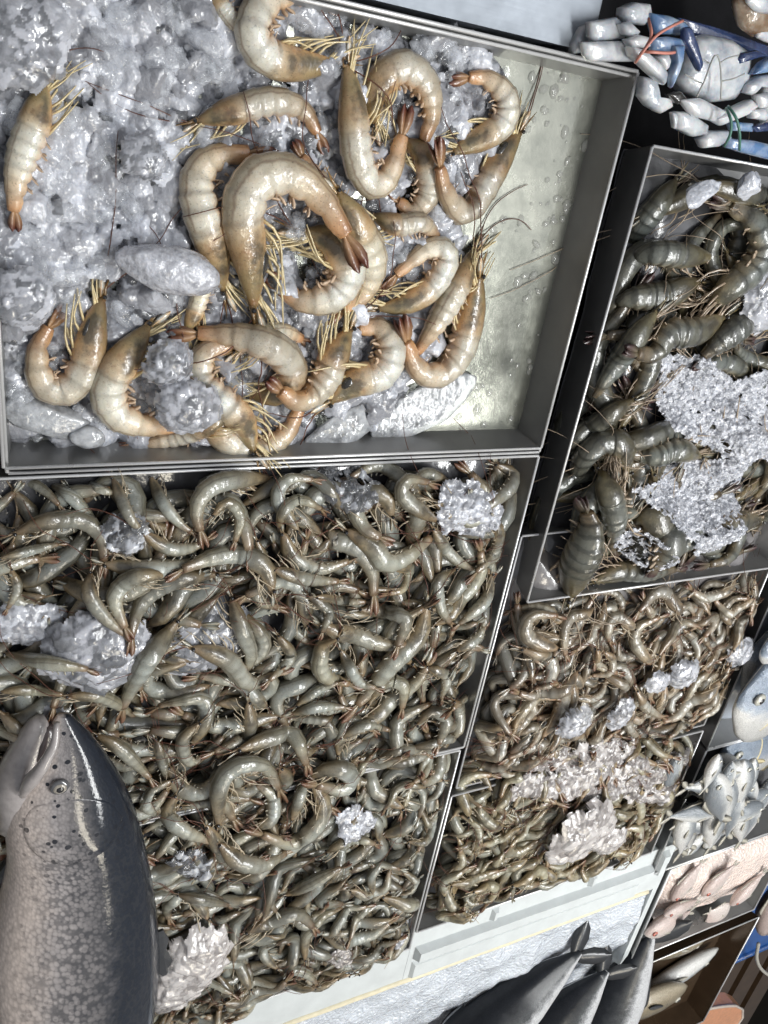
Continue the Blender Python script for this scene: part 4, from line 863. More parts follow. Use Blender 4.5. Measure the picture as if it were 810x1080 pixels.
def fish(name, head, tail, z, hr, wr, mt, label, cat='fish', group=None, side=1, fin=FIN, bend=0., iris=IRIS, tailfin=True, tilt=0., rest=None, prof_=None, roll=0., finh=1.):
    """head and tail are photo points; hr, wr half depth and half thickness over length; side=+1: back left of head to tail"""
    a, b_ = at(*head, z), at(*tail, z); L = np.linalg.norm(b_-a); n = 22; s = np.linspace(0, 1, n)
    d = (b_-a)/L; pr = np.cross([0, 0, 1.], d)*side
    P = a+np.outer(s, b_-a)+np.outer(np.sin(s*PI)*bend*L, pr); P[:, 2] = z
    R = np.interp(s, [0, .05, .15, .3, .45, .65, .85, .93, 1], prof_ or [.10, .38, .72, .96, 1., .8, .36, .2, .2])*hr*L
    W = np.interp(s, [0, .05, .15, .3, .45, .65, .85, 1], [.15, .45, .8, 1., 1., .75, .35, .06])*wr*L
    if rest is not None:
        h = max(hf_at(p[0], p[1], .012) for p in P[4:18:3]); P[:, 2] = h+wr*L*rest
        z2 = h+wr*L*rest
        P0 = at(*head, z2); P1 = at(*tail, z2); P = P0+np.outer(s, P1-P0)+np.outer(np.sin(s*PI)*bend*L, pr); P[:, 2] = z2
    P[:, 2] += tilt*L*(s-.5)
    _, T = frames(P); D = np.cross([0, 0, 1.], T)*side; D /= np.linalg.norm(D, axis=1)[:, None]; B = np.cross(T, D); B *= np.where(B[:, 2:] < 0, -1, 1)
    D, B = D*math.cos(roll)-B*math.sin(roll), B*math.cos(roll)+D*math.sin(roll)
    m = MB(); loft(m, P, D, B, R, W, 20, 1.05, us=s); root = m.build(name, mt); tag(root, label, cat, group)
    i = 3; e = P[i]+D[i]*R[i]*.18+B[i]*W[i]*(.93 if hr < .3 else 1.02)
    mb = MB(); er = hr*L*.22 if hr < .3 else hr*L*.12
    ball(mb, e, er, (1, 1, .45), 12, 8); eye = mb.build('eye', iris, root)
    mb = MB(); ball(mb, e+B[i]*er*.3, er*.55, (1, 1, .4), 10, 6); mb.build('pupil', EYE, eye)
    if tailfin:
        mb = MB(); e = P[-1]
        for sg in (1, -1):
            dd = T[-1]*.8+D[-1]*.55*sg; dd /= np.linalg.norm(dd)
            blade(mb, e-T[-1]*.045*L, dd, np.cross(B[-1], dd), B[-1], L*.20*(1.5 if hr > .3 else 1), L*.045, L*.004)
        mb.build('tail_fin', fin, root)
    for nm, s0, s1, sg, h in (('dorsal_fin', .38, .75, 1, .22), ('anal_fin', .55, .82, -1, .2)):
        i0, i1 = int(s0*n), int(s1*n); mb = MB(); v = []; f = []
        for k, i in enumerate(range(i0, i1+1)):
            t = k/(i1-i0); hh = finh*R[i]*h*(1.4*(1-t)**.7 if k else .1)+R[i]*.05
            v += [P[i]+D[i]*sg*R[i]*.95+B[i]*W[i]*.08, P[i]+D[i]*sg*(R[i]*.98+hh)+T[i]*hh*.6, P[i]+D[i]*sg*R[i]*.95-B[i]*W[i]*.08]
        for k in range(i1-i0):
            for j in range(3): f.append((k*3+j, k*3+(j+1) % 3, k*3+3+(j+1) % 3, k*3+3+j))
        mb.add(v, f); mb.build(nm, fin, root)
    i = 7; mb = MB(); blade(mb, P[i]+B[i]*W[i]*.97-D[i]*R[i]*.2, T[i]*.95-D[i]*.3, D[i], B[i], L*.16, L*.03, L*.004); mb.build('pectoral_fin', fin, root)
    mb = MB(); i = 5; a_ = np.linspace(-1.15, 1.2, 9)   # gill cover edge
    g = [P[i]+T[i]*(R[i]*.42*math.cos(t))+D[i]*(R[i]*.78*math.sin(t))+B[i]*(W[i]*math.sqrt(max(.05, 1-(.78*math.sin(t))**2))*1.02) for t in a_]
    tube(mb, g, R[i]*.035, 4); mb.build('gill_edge', fin, root)
    for k in range(0, n, 2): hf_raise(P[k][0], P[k][1], P[k][2]+W[k]*.6, R[k]*.9, False)
    return root

# ------------------------------------------------------------------ the big spotted fish on the shrimp heap
SALM = fish_mat('spotted_fish_skin', (.016, .021, .032), (.40, .37, .365), (.74, .64, .58), spots=1., scale_sz=420, metal=.0, rough=.42, v0=.25, v1=.36, fleck=.6, bst=.22)
SZ = .022
rows = [(753, 61, 73), (758, 57, 79), (766, 52, 88), (780, 45, 101), (800, 33, 116), (820, 18, 129), (840, 8, 138), (862, 4, 146), (885, 5, 152), (908, 8, 157), (935, 2, 162), (965, -6, 166), (1000, -12, 168), (1040, -14, 167), (1080, -10, 160), (1130, 5, 146), (1180, 30, 130), (1230, 52, 112), (1262, 64, 100)]
C = []; A = []; ra = []; rb = []
for i, (y, l, r) in enumerate(rows):
    a, b_ = at(l, y-(0 if i < 3 else 0), SZ), at(r, y, SZ); C.append((a+b_)/2); A.append((b_-a)/np.linalg.norm(b_-a)); ra.append(np.linalg.norm(b_-a)/2)
C = np.array(C); A = np.array(A); ra = np.array(ra); B = np.tile(np.array([0, 0, 1.]), (len(C), 1))
rb = np.minimum(ra*np.interp(np.arange(len(ra)), [0, 4, 8, 18], [.75, .60, .60, .62]), .045)
idx = np.linspace(0, len(C)-1, 60); rs = lambda q: np.array([np.interp(idx, np.arange(len(C)), q[:, k]) for k in range(3)]).T if q.ndim == 2 else np.interp(idx, np.arange(len(C)), q)
def smooth(q): 
    ker = np.array([1, 2, 3, 2, 1.])/9; qq = np.concatenate([q[:1]]*2+[q]+[q[-1:]]*2)
    return np.array([np.convolve(qq[:, k], ker, 'valid') for k in range(q.shape[1])]).T if q.ndim == 2 else np.convolve(qq, ker, 'valid')
C, A, B, ra, rb = smooth(rs(C)), rs(A), rs(B), smooth(rs(ra)), smooth(rs(rb))
m = MB(); loft(m, C, A, B, ra, rb, 40, 1.0, us=np.linspace(0, 1, 60))
big = m.build('big_fish', SALM); tag(big, 'big dark spotted salmon like fish with open mouth lying head up on the grey shrimp', 'fish')
JAW = plain('fish_jaw_skin', (.36, .33, .32), .3, .8, var=.35, nscale=150); MOUTH = plain('fish_mouth_inside', (.06, .045, .045), .35, .6, var=.4)
def pz(x, y, z): return at(x, y, z)
mb = MB(); pth = spline([pz(42, 758, SZ+.004), pz(36, 776, SZ), pz(27, 800, SZ-.002), pz(22, 828, SZ-.005), pz(26, 862, SZ-.008)], 16)
tube(mb, pth, np.interp(np.linspace(0, 1, 16), [0, .08, .3, .6, 1], [.004, .0085, .013, .019, .020]), 14); mb.build('lower_jaw', JAW, big)
mb = MB(); tube(mb, spline([pz(60, 762, SZ+.018), pz(57, 785, SZ+.022), pz(45, 808, SZ+.026), pz(31, 826, SZ+.022), pz(24, 838, SZ+.016)], 14), np.interp(np.linspace(0, 1, 14), [0, .3, .7, 1], [.002, .0035, .0055, .003]), 10); mb.build('upper_jaw_bone', JAW, big)
mb = MB(); tube(mb, spline([pz(51, 764, SZ+.002), pz(48, 785, SZ+.006), pz(42, 803, SZ+.010)], 8), [.005, .006, .006, .006, .006, .005, .004, .003], 10); mb.build('mouth_cavity', MOUTH, big)
for sg in range(7):
    pass
def lerp(q, f):
    i = min(len(q)-2, int(f)); return q[i]*(1-(f-i))+q[i+1]*(f-i)
def frac(c):
    i = int(np.argmin(np.linalg.norm((C-c)[:, :2], axis=1))); i = min(max(i, 1), len(C)-2); t = (C[i+1]-C[i-1])[:2]; l = np.linalg.norm(t)/2; t = t/(2*l)
    # the rings are not square to the centre line: solve for the ring whose axis passes through the point
    f = float(i)
    for _ in range(6):
        ci, ai = lerp(C, f), lerp(A, f); n = np.array([-ai[1], ai[0]]); f = min(max(f-np.dot((c-ci)[:2], n)/l*np.sign(np.dot(t, n))*-1., 0), len(C)-1.001)
    return f
def on_big(px, py, lift=0.):
    """point on the upper skin of the big fish under the photo point"""
    c = at(px, py, SZ+.03)
    for _ in range(4):
        fi = frac(c); ci, ai, ri, bi = [lerp(q, fi) for q in (C, A, ra, rb)]; t = np.dot(c-ci, ai)/ri; zz = ci[2]+bi*math.sqrt(max(.02, 1-t*t)); c = at(px, py, zz)
    return c+np.array([0, 0, lift])
e = on_big(63, 830); mb = MB(); ball(mb, e, .0070, (1, 1, .42), 18, 10); eye = mb.build('eye', plain('big_fish_eyeball', (.10, .10, .105), .15, 1., var=.3, nscale=400, bmp=0), big)
mb = MB(); ball(mb, e+np.array([0, 0, .0016]), .0048, (1, 1, .42), 16, 8); mb.build('iris', plain('dull_iris', (.34, .31, .26), .15, 1., var=.4, nscale=500, bmp=0), eye)
mb = MB(); ball(mb, e+np.array([0, 0, .0031]), .0027, (1, 1, .42), 14, 8); mb.build('pupil', EYE, eye)
def skin_patch(name, poly, lift, nx=26):
    """a plate lying on the skin, raised in the middle of its free edge"""
    xs = [p[0] for p in poly]; ys = [p[1] for p in poly]; m = MB(); v = []; uv = []; cc = sum(np.array(p, float) for p in poly)/len(poly); ring = spline(poly+[poly[0]], 40)[:-1]
    for s_ in (1.0, .985, .93, .8, .6, .35, .1):
        for x, y in ring:
            px, py = cc+(np.array([x, y])-cc)*s_; c = on_big(px, py); i = frac(c); t = np.clip(np.dot(c-lerp(C, i), lerp(A, i))/lerp(ra, i), -1, 1)
            v.append(c+np.array([0, 0, lift*min(1., max(.04, (py-852)/45))*(1-s_**8)**.5-(.001 if s_ == 1 else 0)])); uv.append((i/59., math.acos(t)/(2*PI)))
    n = len(ring); m.add(v, [(r*n+i, r*n+(i+1) % n, (r+1)*n+(i+1) % n, (r+1)*n+i) for r in range(6) for i in range(n)]+[tuple(6*n+i for i in range(n))], uv); return m.build(name, SALM, big)
skin_patch('gill_cover', [(130, 862), (120, 888), (100, 904), (74, 912), (48, 908), (30, 893), (24, 872), (34, 852), (60, 846), (90, 842), (116, 846)], .0022)
def thin_fin(name, pts, mt, parent, th=.0012):
    mb = MB(); n = len(pts); c = sum(pts)/n; v = [p+np.array([0, 0, th]) for p in pts]+[p-np.array([0, 0, th]) for p in pts]+[c+np.array([0, 0, th*2.2]), c-np.array([0, 0, th*2])]
    f = [(i, (i+1) % n, 2*n) for i in range(n)]+[((i+1) % n+n, i+n, 2*n+1) for i in range(n)]+[(i, i+n, (i+1) % n+n, (i+1) % n) for i in range(n)]
    mb.add(v, f); return mb.build(name, mt, parent, False)
thin_fin('dorsal_fin', [pz(x, y, SZ+.004) for x, y in ((160, 985), (172, 980), (178, 990), (175, 1000), (182, 1012), (177, 1020), (178, 1034), (168, 1026), (160, 1020))], FIN_D, big)
thin_fin('pectoral_fin', [pz(x, y, .004) for x, y in ((12, 862), (-2, 850), (-14, 870), (-16, 900), (2, 905), (13, 890))], plain('brown_fin', (.22, .10, .06), .35, .6, var=.4), big, .003)
thin_fin('gill_flap', [pz(x, y, .012) for x, y in ((20, 888), (8, 905), (-6, 926), (-4, 936), (10, 920), (22, 906))], FIN_D, big, .003)
mb = MB(); 
for sg in (1, -1):
    d = at(82+30*sg, 1340, SZ)-C[-1]; d[2] = 0; Ld = np.linalg.norm(d); d /= Ld
    blade(mb, C[-1], d, np.cross([0, 0, 1.], d), np.array([0, 0, 1.]), Ld, Ld*.28, .003)
mb.build('tail_fin', FIN_D, big)

# ------------------------------------------------------------------ pomfrets and small silver fish
PP = [.16, .38, .74, .98, 1., .80, .34, .16, .14]
for hd, tl, hr, lab, sd in (((790, 690), (900, 690), .36, 'pomfret at the back of the broad silver fish, mostly hidden', 1), ((802, 690), (885, 650), .36, 'pomfret cut off by the right edge, uppermost of the broad silver fish', 1), ((776, 742), (872, 716), .42, 'upper whole pomfret with its eye near the steel rim', 1), ((757, 800), (850, 768), .36, 'lower pomfret lying half under the other broad silver fish', 1)):
    fish('pomfret', hd, tl, 0., hr, .085, POMF, lab, 'fish', 'pomfrets', sd, FIN_Y, rest=.9, prof_=PP)
SM = [ # head, tail, half depth, label
 ((716, 795), (700, 838), .17, 'slim dark backed silver fish lying along the upper left rim'), ((812, 835), (775, 842), .17, 'white bellied fish at the right edge below the pomfrets'), ((757, 798), (780, 815), .17, 'small white fish under the lower pomfret pointing left'),
 ((764, 822), (728, 855), .17, 'pale slim fish with a big head in the middle of the small fish'), ((720, 846), (715, 876), .27, 'short round white fish beside the left rim'), ((766, 828), (728, 880), .18, 'large eyed fish lying along the heap, head up right'),
 ((697, 905), (730, 873), .14, 'olive backed fish at the lower left, head in the corner'), ((705, 912), (752, 872), .17, 'broad silver fish lowest in the tray, belly to the lower wall'), ((755, 868), (745, 900), .16, 'white fish with its tail hanging to the lower wall'),
 ((782, 865), (754, 885), .16, 'pale blue fish lying flat near the lower wall'), ((800, 850), (768, 862), .22, 'pale grey fish in the right part, flat and broad'), ((800, 868), (780, 892), .2, 'fish with a yellow mouth at the right lower corner'), ((692, 892), (714, 872), .12, 'thin dark fish against the left rim'), ((800, 805), (778, 822), .2, 'blue grey fish under the pomfrets at the right')]
for hd, tl, hr, lab in SM:
    fish('silver_fish', hd, tl, -.008, hr, .10, SILVER, lab, 'fish', 'small silver fish', random.choice((1, -1)), FIN, random.uniform(-.05, .05), rest=.75)
for k in range(46):
    x, y = random.uniform(700, 806), random.uniform(810, 900)
    c = at(x, y, -.01)
    if not (SX0+.03 < c[0] < SX1-.03 and SY0+.03 < c[1] < SY1-.02): continue
    a = random.uniform(-.9, .9)+2.3; l = random.uniform(20, 27)
    fish('silver_fish', (x-l*math.cos(a), y-l*math.sin(a)), (x+l*math.cos(a), y+l*math.sin(a)), -.008, random.uniform(.14, .18), .10, SILVER, 'small silver fish lying between the others in the right hand fish tray', 'fish', 'small silver fish of one look', random.choice((1, -1)), FIN, 0., rest=.7)
ICE_P2 = ice_mat('rosy_ice', (.50, .38, .33), (.78, .66, .60), .8)
# pink tray
kf = dome_fn(KX0, KX1+.05, KY0-.03, KY1, -.034, -.002)
mound('rosy_ice', KX0+.004, KX1-.02, KY0+.035, KY1-.004, lambda x, y: kf(x, y)-.02*max(0, min(1, (KY0+.09-y)/.05)), ICE_P2, 'rosy stained crushed ice under the pinkish fish')
for hd, tl, hr, lab, sd in (((708, 950), (740, 910), .22, 'pink fish with a red eye at the far left of its tray', 1), ((740, 945), (775, 912), .25, 'grey white striped fish with a red eye in the middle of the rosy ice', 1), ((700, 965), (735, 950), .2, 'white slim fish left below the red eyed fish', 1),
                            ((680, 985), (728, 962), .24, 'pink fish at the lower left of the rosy ice, eye near the tip', 1), ((770, 955), (806, 920), .17, 'long pale pinkish fish lying along the right of the rosy ice', 1), ((762, 968), (748, 962), .5, 'small round pale fish at the lower wall of the pink tray', 1)):
    fish('pink_fish', hd, tl, .006, hr, .12, PINKF, lab, 'fish', 'pinkish fish on rosy ice', sd, FIN, iris=IRIS_R, rest=.6)
# corner tray
flat_hf(WX0, WX1, WY0, WY1, lambda x, y: -.04)
fish('brown_fish', (757, 1000), (640, 1075), -.03, .09, .06, SILVER, 'long silver fish lying in the brown stained corner tray', 'fish', None, 1, FIN, rest=1.)
fish('brown_fish', (742, 992), (680, 1015), -.03, .10, .06, BRNF, 'yellowish fish lying behind the long silver one in the corner tray', 'fish', None, 1, FIN, rest=1.)
fish('brown_fish', (724, 1040), (620, 1085), -.03, .13, .07, BRNF, 'brown yellow fish half hidden at the bottom edge', 'fish', None, 1, FIN_D, rest=1.)
# cut fish steak
st = empty('fish_steak', at(735, 1078, -.04), 'orange pink cut fish piece with pale skin at the bottom right edge', 'fish piece')
mb = MB(); P = [at(x, y, -.03) for x, y in spline([(690, 1110), (705, 1088), (728, 1071), (752, 1063), (778, 1061), (784, 1070), (775, 1084), (755, 1104), (725, 1120), (690, 1110)], 28)[:-1]] or [at(x, y, -.03) for x, y in ((700, 1100), (712, 1084), (735, 1070), (760, 1062), (782, 1062), (780, 1078), (765, 1100))]; n = len(P)
mb.add([p+np.array([0, 0, .0]) for p in P]+[p+np.array([0, 0, -.03]) for p in P], [tuple(range(n))[::-1]]+[(i, (i+1) % n, (i+1) % n+n, i+n) for i in range(n)]); mb.build('flesh', plain('orange_flesh', (.62, .27, .13), .3, .7, var=.35, nscale=120, bmp=.5), st, False)
mb = MB(); tube(mb, P+[P[0]], .003, 6); mb.build('skin', plain('pale_fish_skin', (.55, .48, .42), .3, .6), st)

# ------------------------------------------------------------------ white foam box with ice and big dark fish
ICE_B2 = ice_mat('bluish_box_ice', (.22, .24, .27), (.60, .64, .70), .8)
FOAM = plain('white_foam', (.53, .56, .565), .7, .1, var=.16, nscale=38, bmp=.3); FOAM_Y = plain('yellowed_foam_edge', (.66, .60, .44), .7, 0., var=.2, nscale=120, bmp=.3)
FX0, FX1, FY1, FZ = .385, .858, -.862, -.006
fb = empty('foam_box', ((FX0+FX1)/2, -1.15, -.09), 'white foam box with ridged rim holding big dark fish on ice', 'foam box')
IY = -.955
mb = MB(); box(mb, .427, FX1, IY, FY1, -.12, FZ); box(mb, FX0-.2, .4268, IY, -.890, -.12, FZ-.0002); box(mb, FX1-.010, FX1, -1.6, IY, -.12, FZ-.0001); mb.build('box_wall', FOAM, fb, False)
def ridge(x0, x1, y0, y1, z0, h):
    mb = MB(); b_ = .004
    mb.add([(x0, y0, z0), (x1, y0, z0), (x1, y1, z0), (x0, y1, z0), (x0+b_, y0+b_, z0+h), (x1-b_, y0+b_, z0+h), (x1-b_, y1-b_, z0+h), (x0+b_, y1-b_, z0+h)], [(4, 5, 6, 7), (0, 1, 5, 4), (1, 2, 6, 5), (2, 3, 7, 6), (3, 0, 4, 7)]); return mb
ridge(.434, FX1-.035, FY1-.053, FY1-.030, FZ-.0005, .010).build('rim_ridge', FOAM, fb, False)
ridge(.434, FX1-.05, FY1-.090, FY1-.058, FZ-.0005, .005).build('rim_ridge', FOAM, fb, False)
ridge(FX1-.030, FX1-.012, FY1-.053, FY1-.008, FZ-.0006, .009).build('rim_ridge', FOAM, fb, False)
ridge(.54, .552, FY1-.028, FY1-.006, FZ-.0006, .006).build('rim_rib', FOAM, fb, False)
ridge(.70, .712, FY1-.028, FY1-.006, FZ-.0006, .006).build('rim_rib', FOAM, fb, False)
mb = MB(); tube(mb, [np.array([x, IY-.001+.0015*noise.noise(Vector((x*40, 0, 0))), FZ-.0015]) for x in np.linspace(FX0-.15, FX1-.02, 40)], .0045, 8); mb.build('yellowed_edge', FOAM_Y, fb)
mb = MB(); box(mb, FX0-.2, FX1-.01, -1.6, IY, -.119, -.10); mb.build('box_floor', FOAM, fb, False)
mound('foam_box_ice', FX0-.18, FX1-.011, -1.55, IY-.002, lambda x, y: -.020+.010*max(0, min(1, (x-.74)/.09))-.03*max(0, min(1, (IY-.12-y)/.1))+.007*noise.noise(Vector((x*25, y*25, 7)))+.003*noise.noise(Vector((x*80, y*80, 3))), ICE_B2, 'bluish crushed ice inside the white foam box')
DP = [.16, .4, .72, .96, 1., .84, .46, .26, .10]
DARKF.node_tree.nodes['Principled BSDF'].inputs['Coat Weight'].default_value = .25; DARKF.node_tree.nodes['Principled BSDF'].inputs['Coat Roughness'].default_value = .2
fish('dark_fish', (440, 1140), (612, 1004), -.004, .16, .13, DARKF, 'big dark fish in the foam box with its tail pointing up right', 'fish', None, 1, FIN_D, prof_=DP, roll=.55, finh=.5)
fish('dark_fish', (510, 1160), (640, 1024), .000, .18, .14, DARKF, 'big white bellied fish in front in the foam box, belly showing', 'fish', None, 1, FIN_D, prof_=DP, roll=.55, finh=.5)
fish('dark_fish', (590, 1150), (688, 985), .0, .14, .10, DARKF, 'dark fish at the right end of the foam box, tail at the rim', 'fish', None, 1, FIN_D, prof_=DP, roll=.55, finh=.5)

# ------------------------------------------------------------------ blue swimming crabs, belly up
def crab_mat(name, a, b_, sp=.5):
    m, nt, b = mat(name); c = mix(nt, ramp(nt, wnoise(nt, 60, 5), [(.42, 0.), (.68, sp)]), a, b_); nt.links.new(c, b.inputs['Base Color'])
    b.inputs['Roughness'].default_value = .25; b.inputs['Coat Weight'].default_value = .8; b.inputs['Coat Roughness'].default_value = .08
    b.inputs['Subsurface Weight'].default_value = .15; b.inputs['Subsurface Scale'].default_value = .004
    bump(nt, b, wnoise(nt, 220, 3), .35, .0015); return m
CW = crab_mat('crab_white_shell', (.60, .61, .62), (.26, .30, .36), .9); CBL = crab_mat('crab_blue_shell', (.10, .19, .36), (.45, .52, .60), .7); CNV = crab_mat('crab_navy_shell', (.02, .035, .10), (.08, .12, .25), .7)
CLINE = plain('crab_seam', (.34, .34, .32), .5); BANDP = plain('pink_rubber_band', (.55, .22, .17), .45, .2); BANDG = plain('green_rubber_band', (.06, .17, .13), .45, .2)
CZ = .010
def limb(name, mt, parent, pts, rpx, z=CZ, flat=.75, n=10):
    """a limb piece: tapered, swollen in the middle, traced on the photo"""
    q = spline(pts, 14); r = np.interp(np.linspace(0, 1, 14), np.linspace(0, 1, len(rpx)), rpx); zz = z if np.ndim(z) else [z]*2
    zs = np.interp(np.linspace(0, 1, 14), np.linspace(0, 1, len(zz)), zz)
    P = np.array([at(x, y, h) for (x, y), h in zip(q, zs)]); R = np.array([a*pxs(x, y, h) for a, (x, y), h in zip(r, q, zs)])
    _, T = frames(P); A = np.cross([0, 0, 1.], T); A /= np.linalg.norm(A, axis=1)[:, None]; B = np.cross(T, A); B *= np.where(B[:, 2:] < 0, -1, 1)
    P2 = np.vstack([P[0]-T[0]*R[0]*.45, P, P[-1]+T[-1]*R[-1]*.45]); R2 = np.concatenate([[R[0]*.45], R, [R[-1]*.45]]); ex = lambda q_: np.vstack([q_[:1], q_, q_[-1:]])
    mb = MB(); loft(mb, P2, ex(A), ex(B), R2, R2*flat, n); return mb.build(name, mt, parent)
def crab(label, base, body, bodyr, rot, pieces):
    c = at(*body, CZ); root = empty('blue_crab', (c[0], c[1], -.05), label, 'crab', 'blue swimming crabs lying belly up'); s = pxs(*body, CZ)
    m = MB(); d = at(body[0]+10*math.cos(rot), body[1]+10*math.sin(rot), CZ)-c; R3 = Matrix.Rotation(math.atan2(d[1], d[0]), 3, 'Z')
    v = []; f = []; nu, nv = 36, 14
    for i in range(nv+1):
        a = PI*i/nv
        for j in range(nu):
            b_ = 2*PI*j/nu; k = 1+.05*math.cos(7*b_)*math.sin(a); x, y, z = bodyr[0]*s*math.sin(a)*math.cos(b_)*k, bodyr[1]*s*math.sin(a)*math.sin(b_)*k, .016*math.cos(a)
            z += .0015*math.cos(9*b_)*math.sin(a)**2
            q = R3 @ Vector((x, y, z)); v.append((c[0]+q.x, c[1]+q.y, c[2]+q.z))
    for i in range(nv):
        for j in range(nu): f.append((i*nu+j, (i+1)*nu+j, (i+1)*nu+(j+1) % nu, i*nu+(j+1) % nu))
    m.add(v, f); m.build('body', CW, root)
    for it in pieces: limb(it[0], it[1], root, it[2], it[3], *it[4:])
    return root, c
def piece(name, mt, parent, pts, z=CZ, th=.012, dz=.0):
    """a shell plate traced on the photo: rounded edge, domed face, crisp ridge"""
    p = np.array([at(600+x/3.857, y/3.857, z) for x, y in pts]); q = []
    for i in range(len(p)):
        a, b_, c_ = p[i-1], p[i], p[(i+1) % len(p)]; q += [b_*.84+a*.16, b_*.985+a*.0075+c_*.0075, b_*.84+c_*.16, b_*.5+c_*.5]
    q = np.array(q); n = len(q); c = q.mean(0); m = MB(); v = []
    for s_, h in ((.93, -1.), (1., -.2), (.985, .15), (.93, .5), (.78, .8), (.4, 1.)):
        for k, x in enumerate(q): v.append(c+(x-c)*s_+np.array([0, 0, h*th*.55+dz*(k/n-.5)]))
    v.append(c+np.array([0, 0, th*.56])); f = [(r*n+i, r*n+(i+1) % n, (r+1)*n+(i+1) % n, (r+1)*n+i) for r in range(5) for i in range(n)]+[(5*n+i, 5*n+(i+1) % n, 6*n) for i in range(n)]
    m.add(v, f); return m.build(name, mt, parent)
c1 = at(752, 78, CZ); r1 = empty('blue_crab', (c1[0], c1[1], -.05), 'blue and white crab lying belly up with pink rubber band round its folded claws', 'crab', 'blue swimming crabs lying belly up')
for nm, mt, z, th, pts in (
 ('body', CW, .004, .020, [(500,150),(560,138),(650,158),(730,215),(725,330),(660,410),(560,420),(465,375),(432,320),(468,230)]),
 ('carapace_edge', CNV, -.004, .010, [(440,70),(560,100),(700,145),(815,190),(815,240),(700,205),(560,150),(470,140)]),
 ('arm', CW, .010, .008, [(78,88),(190,68),(222,100),(225,160),(95,170),(80,150)]), ('arm', CW, .014, .008, [(48,170),(225,165),(270,200),(268,252),(80,250),(60,225)]), ('arm', CW, -.002, .008, [(5,180),(40,110),(75,95),(85,150),(50,215),(10,222)]),
 ('wrist', CW, .012, .010, [(212,30),(260,8),(325,15),(334,60),(300,105),(235,97),(208,65)]), ('wrist', CW, .018, .007, [(205,95),(240,85),(287,130),(262,158),(220,142)]), ('wrist', CW, .022, .008, [(228,160),(280,140),(337,155),(332,192),(250,202)]),
 ('finger', CW, .026, .009, [(238,185),(300,200),(375,265),(410,315),(385,347),(330,300),(252,228)]), ('hand', CBL, .018, .009, [(328,52),(400,62),(470,92),(502,130),(440,146),(345,140),(333,100)]), ('hand', CBL, .026, .008, [(328,156),(400,148),(458,158),(472,190),(430,216),(338,206)]),
 ('claw', CNV, .030, .006, [(466,112),(490,108),(516,170),(543,268),(531,294),(495,225),(463,165)]), ('claw', CBL, .032, .006, [(425,185),(466,183),(461,240),(442,300),(414,360),(411,310),(430,250)]),
 ('leg', CW, .012, .008, [(345,225),(395,213),(414,262),(385,292)]), ('leg', CW, .006, .010, [(293,308),(342,318),(356,395),(412,403),(418,436),(370,463),(318,432),(288,390)]), ('mouth_part', EGUT, .012, .006, [(395,382),(450,370),(476,400),(440,427)]),
 ('leg', CW, .010, .010, [(428,452),(480,452),(564,510),(557,547),(500,557),(433,522)]), ('leg', CW, .016, .008, [(452,405),(530,398),(643,455),(590,497),(500,472)]), ('spine', CW, .010, .004, [(415,455),(440,460),(432,525),(424,520)])):
    piece(nm, mt, r1, pts, z, th)
mb = MB(); P = [at(600+x/3.857, y/3.857, .0245-.006*abs(t-.5)**2) for t, (x, y) in zip(np.linspace(0, 1, 24), spline(T(520,395,555,320,585,240,603,222,615,260,620,330,618,405), 24))]
tube(mb, P, .0006, 5); mb.build('belly_flap_seam', CLINE, r1)
for a in (T(470,300,520,330,548,340), T(622,330,670,320,715,300), T(500,215,540,240,575,260), T(616,255,650,235,690,225)):
    mb = MB(); tube(mb, [at(600+x/3.857, y/3.857, .0215) for x, y in spline(a, 8)], .0005, 4); mb.build('belly_plate_seam', CLINE, r1)
c2 = at(815, 110, CZ); r2 = empty('blue_crab', (c2[0], c2[1], -.05), 'crab at the right edge with white knuckled legs and a green rubber band', 'crab', 'blue swimming crabs lying belly up')
for nm, mt, z, th, pts in (
 ('body', CW, .000, .014, [(790,330),(860,300),(950,320),(960,520),(860,560),(800,500),(770,420)]), ('claw', CNV, .014, .006, [(683,240),(700,215),(760,203),(802,225),(745,242),(690,260)]), ('claw', CBL, .016, .007, [(738,305),(780,255),(830,225),(830,290),(765,302)]),
 ('leg', CW, .014, .009, [(718,345),(770,308),(830,300),(830,362),(762,352),(736,388),(710,378)]), ('leg', CW, .016, .009, [(573,490),(640,450),(740,403),(768,430),(722,467),(610,512)]), ('knuckle', CW, .018, .008, [(755,385),(830,372),(830,438),(770,442)]), ('knuckle', CW, .018, .008, [(733,445),(790,440),(816,470),(790,492),(738,482)]),
 ('hand', CBL, .012, .008, [(650,492),(745,500),(742,537),(662,532)]), ('leg', CW, .008, .010, [(526,565),(558,530),(642,528),(658,560),(602,597),(543,603)]), ('hand', CBL, .010, .009, [(645,562),(740,568),(830,590),(830,655),(700,622),(636,600)]), ('claw', CNV, .016, .006, [(743,516),(800,494),(830,498),(830,532),(760,537)])):
    piece(nm, mt, r2, pts, z, th)
def band(pts, mt, label, z, r=.0010):
    o_ = MB(); q = spline(pts, 26); tube(o_, [at(x, y, z-.010*abs(2*i/25-1)**3) for i, (x, y) in enumerate(q)], r, 6); o = o_.build('rubber_band', mt); tag(o, label, 'rubber band')
band(T(684,20,687,36,682,48,672,62), BANDP, 'pink rubber band stretched down over the white finger joints', .038)
band(T(720,22,704,30,692,38,680,52,670,66), BANDP, 'pink rubber band running slantwise across the blue hands', .040)
band(T(676,54,690,55,705,56,718,54), BANDP, 'pink rubber band lying level under the lower blue hand', .036)
band(T(768,112,776,124,780,140,780,158), BANDG, 'green rubber band, right strand, round the legs of the edge crab', .036)
band(T(766,114,771,128,770,142,764,154), BANDG, 'green rubber band, left strand, round the legs of the edge crab', .036)
